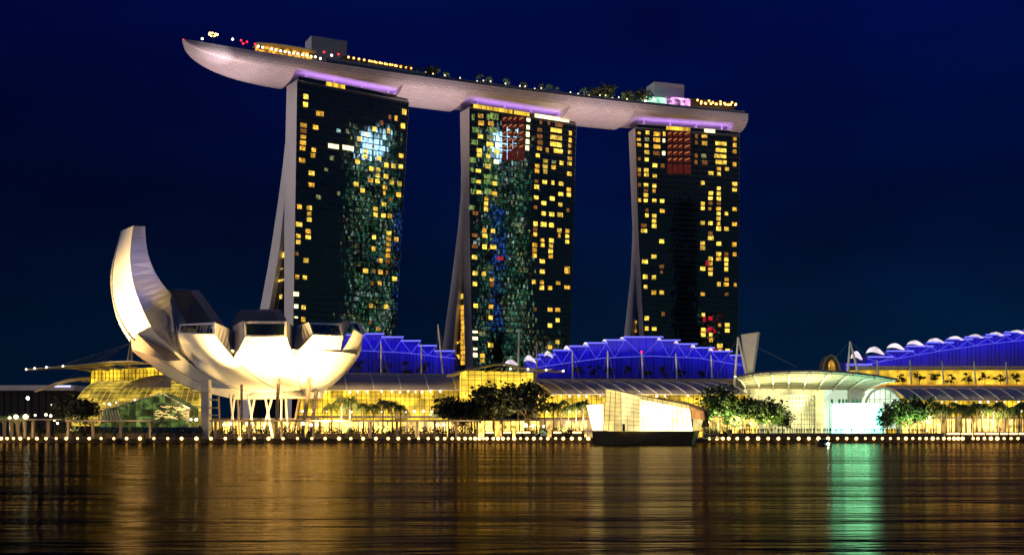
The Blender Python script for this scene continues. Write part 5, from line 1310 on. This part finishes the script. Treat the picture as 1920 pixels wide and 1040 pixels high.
for i, (px, Y, z, h_, lab) in enumerate(ROOFSHRUBS):
    ms_ = tree_meshes(h_, h_*.52, h_*.36, 170, .5, 90 + i, M['leaf_dark'])
    plant_tree(ms_, 'dark shrub, ' + lab, PX(px, Y), Y, z, 1.0, i*1.3, 'dark shrubs before the blue roofs', 'shrub', 'roof_shrub')
for px in (796, 842, 912, 955, 1002, 1042, 1096, 1140, 1178, 1208):
    e = deck(px, 1.6); d_ = bpy.data.lights.new('deck_uplight', 'POINT'); d_.energy = 1100; d_.color = (.95, 1.0, .40); d_.shadow_soft_size = .3
    o = bpy.data.objects.new('deck_uplight', d_); C.objects.link(o); o.location = (e.x, e.y, DZ + 1.4)
for px in (40, 110, 180, 255, 440, 520, 600, 690, 780, 870):
    spot((PX(px, 386.5), 386.5, 3.0), (PX(px, 398), 398, 4.6), 2600, (1.0, .66, .24), 120, .9, .4)
# lamps in the planting
for (x, y, z, p, c_) in [(a_, b_, c0 + 1.7, d0, e0) for a_, b_, c0, d0, e0 in [(PX(1348,398), 392, GZ + .4, 2600, (.85,1,.35)), (PX(1396,402), 396, GZ + .4, 1500, (.9,.9,.3)), (PX(1440,402), 396, GZ+.4, 1500, (.9,.9,.3)), (PX(1690,400), 393, GZ+.4, 1800, (.7,1,.4)), (PX(1725,400), 394, GZ+.4, 1500, (.7,1,.4)),
                         (PX(1790,405), 398, GZ+.4, 600, (1,.8,.25)), (PX(1860,405), 398, GZ+.4, 600, (1,.8,.25)), (PX(650,404), 397, GZ+.4, 1300, (1,.8,.25)), (PX(725,404), 397, GZ+.4, 1300, (1,.8,.25)), (PX(1055,404), 397, GZ+.4, 1500, (1,.8,.25)), (PX(955,404), 397, GZ+.4, 1300, (1,.7,.3)), (PX(24,404), 398, GZ+.4, 1800, (1,.85,.3)), (PX(150,404), 396, GZ+.4, 500, (1,.7,.3))]]:
    spot((x, y, z), (x, y + 9, z + 11), p*11, c_, 110, .9, .4)
# street lamps with globes
sl = [(52,746,440,'lamp_cool',1.1,'tall floodlight pole with a cool white starry glare at far left'),(96,759,430,'lamp_white',.5,'small white lamp left of the dark trees'),
      (30,781,402,'lamp_white',1.5,'bright restaurant globe lamp beside the left palms'),(48,781,402,'lamp_white',1.7,'brightest restaurant globe lamp at far left'),(18,783,402,'lamp_white',1.0,'smaller restaurant globe lamp at far left'),
      (66,778,402,'lamp_white',.7,'single globe lamp right of the restaurant lights'),(86,777,402,'lamp_white',.9,'globe lamp at the head of the lit ramp'),(95,779,401,'lamp_white',.9,'second globe lamp of the lit ramp'),(102,787,400,'lamp_white',.8,'third globe lamp of the lit ramp'),(108,793,400,'lamp_white',.8,'lowest globe lamp of the lit ramp'),
      (205,757,420,'lamp_white',1.0,'larger lamp before the theatre vault'),(218,754,420,'lamp_white',.5,'small lamp before the theatre vault'),(253,749,420,'lamp_white',.7,'lamp on the slope of the green pavilion roof'),(195,756,421,'lamp_warm',.6,'warm lamp left of the larger theatre lamp'),
      (368,786,404,'lamp_white',1.1,'white globe lamp at the foot of the stair tower'),(358,786,404,'lamp_white',.8,'small white globe lamp left of the stair tower foot'),
      (420,795,403,'lamp_white',.9,'left globe lamp of the pair below the museum'),(432,794,403,'lamp_white',.9,'right globe lamp of the pair below the museum'),(463,794,403,'lamp_white',1.0,'globe lamp between the museum columns'),
      (569,794,403,'lamp_white',1.2,'globe lamp at the foot of the slanting museum columns'),(583,796,403,'lamp_white',1.1,'second globe lamp right of the slanting columns'),(594,795,403,'lamp_white',1.1,'third globe lamp right of the slanting columns'),
      (820,796,403,'lamp_white',1.0,'globe lamp below the bushy trees'),(832,796,403,'lamp_white',.9,'second globe lamp below the bushy trees'),
      (986,797,404,'lamp_white',1.3,'left globe lamp of the bright pair before the atrium'),(1000,798,404,'lamp_white',1.3,'right globe lamp of the bright pair before the atrium'),(1020,799,404,'lamp_white',.9,'globe lamp below the palms left of the pavilion'),
      (1327,791,402,'lamp_warm',1.1,'warm globe lamp just right of the crystal pavilion'),(1389,801,400,'lamp_warm',.8,'globe lamp below the middle green tree'),(1408,793,400,'lamp_warm',1.0,'globe lamp left of the glass drum'),(1420,800,400,'lamp_warm',.8,'low globe lamp beside the glass drum')]
for px, py, Y, m, r, lab in sl:
    c_ = P(px, py, Y); t = thing('globe_lamp', lab, 'street lamp', (c_.x, c_.y, GZ), 'globe lamps on the promenade')
    mb = MB(); mb.tube((c_.x, c_.y, GZ), (c_.x, c_.y, c_.z - r*.4), .09, n=5); mb.build('pole', M['dark_steel'], t)
    mb = MB(); mb.sphere(c_, r*.52, 10, 6); mb.build('globe', M[m], t)
# strips of light along low walls
for i, (x0, x1, py, w) in enumerate([(911,925,810,'left end, below the broad trees'),(944,958,810,'below the forked tree'),(969,978,810,'below the atrium pylon'),(980,994,810,'below the bright globe pair'),(1038,1052,810,'below the left palm row'),(1074,1090,811,'left of the crystal pavilion')]):
    t = thing('light_strip', f'glowing strip in the low quay wall, {w}', 'light strip', (PX((x0+x1)/2, 391), 391, GZ), 'glowing strips in the low quay wall')
    mb = MB(); mb.box(PX(x0,391), PX(x1,391), 391, 391.2, PZ(811.5,391), PZ(808.8,391)); mb.build('tube', M['lamp_warm'], t)
    mb = MB(); mb.box(PX(x0-3,391), PX(x1+3,391), 391.22, 391.9, GZ, PZ(807,391)); mb.build('wall_block', M['quay_stone'], t)
for i, (x0, x1) in enumerate([(1776,1800),(1803,1823),(1827,1846),(1850,1872),(1876,1890),(1893,1908),(1911,1930)]):
    t = thing('light_strip', f'glowing strip at the foot of the far right palms, {ORD[i]} from the left', 'light strip', (PX((x0+x1)/2, 391), 391, GZ), 'glowing strips below the right palms')
    mb = MB(); mb.box(PX(x0,391), PX(x1,391), 391, 391.2, PZ(813.8,391), PZ(811,391)); mb.build('tube', M['lamp_warm'], t)
    mb = MB(); mb.box(PX(x0-1,391), PX(x1+1,391), 391.22, 391.9, GZ, PZ(809,391)); mb.build('wall_block', M['quay_stone'], t)
# low terrace wall under the crowd
tw = thing('terrace_wall', 'long low dark terrace wall under the crowd before the plaza', 'wall', (PX(1520, 389), 389, GZ))
mb = MB(); mb.box(PX(1372,389), PX(1770,389), 389, 396, GZ + .004, PZ(811.5,389)); mb.build('wall', M['quay_stone'], tw)
# people in the crowd
def person_mesh(seed):
    rg = random.Random(seed); me = bpy.data.meshes.new('person'); sp_ = rg.uniform(.10, .16); ar = rg.uniform(.16, .30)
    vs = [(0,0,.95),(0,0,1.15),(0,0,1.38),(0,0,1.50),(0,-.01,1.62),(0,-.01,1.74), (-.17,0,1.42),(-.24,ar*.2,1.14),(-.22,-ar*.5,.90), (.17,0,1.42),(.25,ar*.1,1.14),(.21,-ar*.6,.92),
          (-sp_,0,.88),(-sp_,-.03,.48),(-sp_,.02,.07),(-sp_,-.15,.04), (sp_,0,.88),(sp_,-.02,.48),(sp_,.03,.07),(sp_,-.14,.04)]
    es = [(0,1),(1,2),(2,3),(3,4),(4,5),(2,6),(6,7),(7,8),(2,9),(9,10),(10,11),(0,12),(12,13),(13,14),(14,15),(0,16),(16,17),(17,18),(18,19)]
    rd = [.16,.15,.17,.06,.10,.09,.07,.05,.04,.07,.05,.04,.10,.07,.05,.04,.10,.07,.05,.04]
    me.from_pydata(vs, es, []); o = bpy.data.objects.new('person', me); C.objects.link(o)
    sk = o.modifiers.new('skin', 'SKIN'); 
    for d_, r_ in zip(me.skin_vertices[0].data, rd): d_.radius = (r_, r_*.8)
    me.skin_vertices[0].data[0].use_root = True
    ss_ = o.modifiers.new('sub', 'SUBSURF'); ss_.levels = 1; ss_.render_levels = 1
    dg = bpy.context.evaluated_depsgraph_get(); m2 = bpy.data.meshes.new_from_object(o.evaluated_get(dg))
    bpy.data.objects.remove(o); m2.materials.clear(); m2.materials.append(M['cloth_dark']); m2.name = 'person'
    for p in m2.polygons: p.use_smooth = True
    return m2
pm = [person_mesh(s_) for s_ in (1, 2, 3)]
rg = random.Random(11)
tz = PZ(811.5, 389) + .0
for i in range(96):
    px = 1376 + (1755 - 1376)*(i + rg.random()*.9)/96; Y = rg.uniform(389.6, 395)
    o = bpy.data.objects.new('person', pm[i % 3]); C.objects.link(o); o.location = (PX(px, Y), Y, tz); o.rotation_euler = (0,0,rg.uniform(0,6.28)); o.scale = (1,1,rg.uniform(.92,1.08))
    tag(o, 'dark standing figure in the crowd on the terrace before the bright plaza', 'person', 'crowd on the terrace before the plaza')
for i in range(36):
    px = 8 + 890*(i + rg.random()*.9)/36; Y = rg.uniform(388, 391.5)
    o = bpy.data.objects.new('person', pm[i % 3]); C.objects.link(o); o.location = (PX(px, Y), Y, GZ); o.rotation_euler = (0,0,rg.uniform(0,6.28)); o.scale = (1,1,rg.uniform(.92,1.08))
    tag(o, 'dark figure strolling on the promenade between the quay lamps and the pergolas', 'person', 'people strolling on the promenade')
# small boat
bt_ = thing('small_boat', 'small dark covered boat on the water left of the bright teal reflection', 'boat', (PX(1545, 305), 305, 0))
mb = MB(); Y = 305; x0, x1 = PX(1531,Y), PX(1559,Y)
sec = []
for i in range(9):
    u = i/8; w = 1.0*math.sin(math.pi*(.12 + .80*u))**.6; x = x0 + (x1-x0)*u; zt = .75 + .3*(abs(u-.5)*2)**2
    sec.append([Vector((x, Y - w, zt)), Vector((x, Y - w*.75, .1)), Vector((x, Y, -.25)), Vector((x, Y + w*.75, .1)), Vector((x, Y + w, zt))])
mb.grid(sec); mb.poly(sec[0]); mb.poly(list(reversed(sec[-1]))); mb.poly([s_[0] for s_ in sec] + [s_[-1] for s_ in reversed(sec)]); mb.build('hull', M['dark_base'], bt_)
mb = MB(); mb.hexa([(x0+.5,Y-.7,.75),(x1-.7,Y-.7,.75),(x1-.7,Y+.7,.75),(x0+.5,Y+.7,.75),(x0+.8,Y-.6,1.75),(x1-1.0,Y-.6,1.75),(x1-1.0,Y+.6,1.75),(x0+.8,Y+.6,1.75)]); mb.build('cabin', M['black_glass'], bt_)
mb = MB(); mb.box(x0+.6, x1-.8, Y-.75, Y+.75, 1.76, 1.86); mb.build('roof', M['grey_steel'], bt_)
mb = MB(); mb.sphere((PX(1551,Y), Y - 1.0, .6), .30, 8, 5); mb.build('lamp', emit('boat_lamp', (.6, 1.0, .85), 60), bt_)

# small tent of light on the quay left of the pavilion
lt = thing('star_sculpture', 'small pale pointed sculpture with two green beams on the quay', 'sculpture', (PX(1018, 388), 388, GZ))
mb = MB(); mb.prism([P(1013,817,388), P(1018,804,388), P(1028,817,388)], (0, 1.2, 0)); mb.build('core', M['white_steel'], lt)
for x in (1001, 1034):
    mb = MB(); mb.tube(P(1018,807,387.8), P(x,817,387.6), .14, .03, n=4); mb.build('beam', emit('green_beam', (.25, .8, .35), .8), lt)

# ------------------------------------------------------------------ floodlighting of the towers and deck
PINK = (1.0, .70, .72)
def dk(px, dz=-6, o=12): 
    e = deck(px, o); return Vector((e.x, e.y, DZ + dz))
for px, tx, p in [(470,400,1000000),(520,480,1100000),(800,800,1000000),(850,840,600000),(1110,1120,1100000),(1160,1150,600000),(1420,1395,500000)]:
    b = Vector((PX(px, 574), 574, 56 if px > 600 else 33)); spot(b, dk(tx), p*.62, PINK, 26, .9, 2.0)
for px, tx, p in [(660,655,450000),(980,975,500000),(1300,1290,560000)]:
    b = Vector((PX(px, 505), 505, 52)); spot(b, dk(tx, -3, 0), p*.65, (1.0, .58, .42), 30, .9, 2.0)
# violet lamps in the slot between tower roofs and the deck
for T in (T1, T2, T3):
    m_ = T.a + T.e*(T.len*.5) + T.d*3.5
    ar_ = area((m_.x, m_.y, ZT + 1.0), (m_.x + T.n.x*.01, m_.y + T.n.y*.01, ZT + 20), 4200, (.55, .28, 1.0), T.len*.9, 1.2, 'violet_strip')
    ar_.rotation_euler = (math.pi, 0, math.atan2(T.e.y, T.e.x))
# lamps under the bow
spot(tuple(deck(470, -14) - Vector((0,0,30))), dk(405, -3, 3), 40000, (1.0, .80, .86), 30, 1.0, 1.0)

# ------------------------------------------------------------------ city across the bay, seen only mirrored in the hotel glass
def mirror_tower(T, x0, x1, dist, hgt, palette, dens, label, name='office_tower', sign=None, zlo=0, cellw=2.3, cellh=2.7, blocker_fins=0):
    def ray(px):
        h = T.face(px, HY); v = Vector((h.x, h.y)).normalized(); r = v - 2*v.dot(T.n)*T.n
        return Vector((h.x, h.y)) + r*dist, r
    a, r0 = ray(x0); b, r1 = ray(x1); r = (r0 + r1).normalized(); c_ = (a + b)/2
    side = Vector((-r.y, r.x)); w = abs((b - a).dot(side))
    t = thing(name, label, 'office tower', (c_.x, c_.y, GZ))
    rg = random.Random(int(x0*7 + dist)); s3 = Vector((side.x, side.y, 0)); r3 = Vector((r.x, r.y, 0)); c3 = Vector((c_.x, c_.y, 0))
    mb = MB(); p0 = c3 - s3*w/2 + r3*1.0; p1 = c3 + s3*w/2 + r3*1.0
    mb.prism([p0 + Vector((0,0,-1)), p1 + Vector((0,0,-1)), p1 + Vector((0,0,hgt)), p0 + Vector((0,0,hgt))], r3*25); mb.build('shaft', M['black_glass'], t)
    mb = MB(); mats = [m for m, _ in palette]; cum = []
    for i in range(int(w/cellw)):
        for j in range(int(zlo/cellh), int(hgt/cellh)):
            if rg.random() > dens: continue
            k = rg.choices(range(len(palette)), [q for _, q in palette])[0]
            q0 = c3 + s3*(-w/2 + i*cellw + .3); q1 = q0 + s3*(cellw*rg.uniform(.4, .9)); z0 = j*cellh + .4; z1 = z0 + cellh*rg.uniform(.3, .75)
            mb.poly([q0 + Vector((0,0,z0)), q1 + Vector((0,0,z0)), q1 + Vector((0,0,z1)), q0 + Vector((0,0,z1))], k)
    tag(mb.build('windows', mats, t), kind='stuff')
    if blocker_fins:  # fins added, unseen, to keep these windows out of the right tower's glass
        mb = MB()
        for i in range(int(w/cellw) + 1):
            q0 = c3 + s3*(-w/2 + i*cellw - .05); q1 = q0 + s3*.12
            mb.prism([q0 + Vector((0,0,zlo - 5)), q1 + Vector((0,0,zlo - 5)), q1 + Vector((0,0,hgt)), q0 + Vector((0,0,hgt))], r3*-blocker_fins)
        mb.build('blocker_fins', M['cloth_dark'], t)
    if sign:
        z0, z1, m = sign; mb = MB()
        for i in range(9):
            u = .30 + .40*(i + .15)/9; q0 = c3 + s3*(w*(u - .5)) - r3*.6; q1 = q0 + s3*w*.03
            mb.poly([q0 + Vector((0,0,z0 + (i % 3)*4)), q1 + Vector((0,0,z0 + (i % 2)*6)), q1 + Vector((0,0,z1 - (i % 3)*5)), q0 + Vector((0,0,z1 - (i % 2)*7))])
        mb.build('sign', m, t)
    return t
mg = emit('city_green', (.14, .62, .30), 8); mteal = emit('city_teal', (.10, .46, .42), 8); mw = emit('city_white', (.75, 1.0, .85), 16.0); my = emit('city_yellow', (.85, .85, .26), 10); mblu = emit('city_blue', (.05, .22, 1.0), 7.0); mrd = emit('city_red', (1.0, .03, .06), 6.0)
msign = emit('city_sign', (.40, .72, 1.0), 26.0)
mirror_tower(T1, 650, 748, 700, 360, [(mg,5),(mteal,4),(mw,1.6),(my,1.8)], .22, 'green lit office tower across the bay mirrored in the left hotel tower', sign=(322, 356, msign))
mirror_tower(T2, 922, 944, 350, 206, [(mblu,6),(mteal,1)], .42, 'slim blue lit office tower across the bay mirrored in the middle hotel tower', zlo=96, blocker_fins=6.5)
mirror_tower(T2, 950, 1062, 800, 130, [(mw,2),(mteal,3),(my,1)], .12, 'low office block across the bay mirrored in the middle hotel tower')
mirror_tower(T3, 1300, 1352, 900, 170, [(mrd,2),(mw,1),(mteal,2)], .05, 'dim office block across the bay mirrored in the right hotel tower')
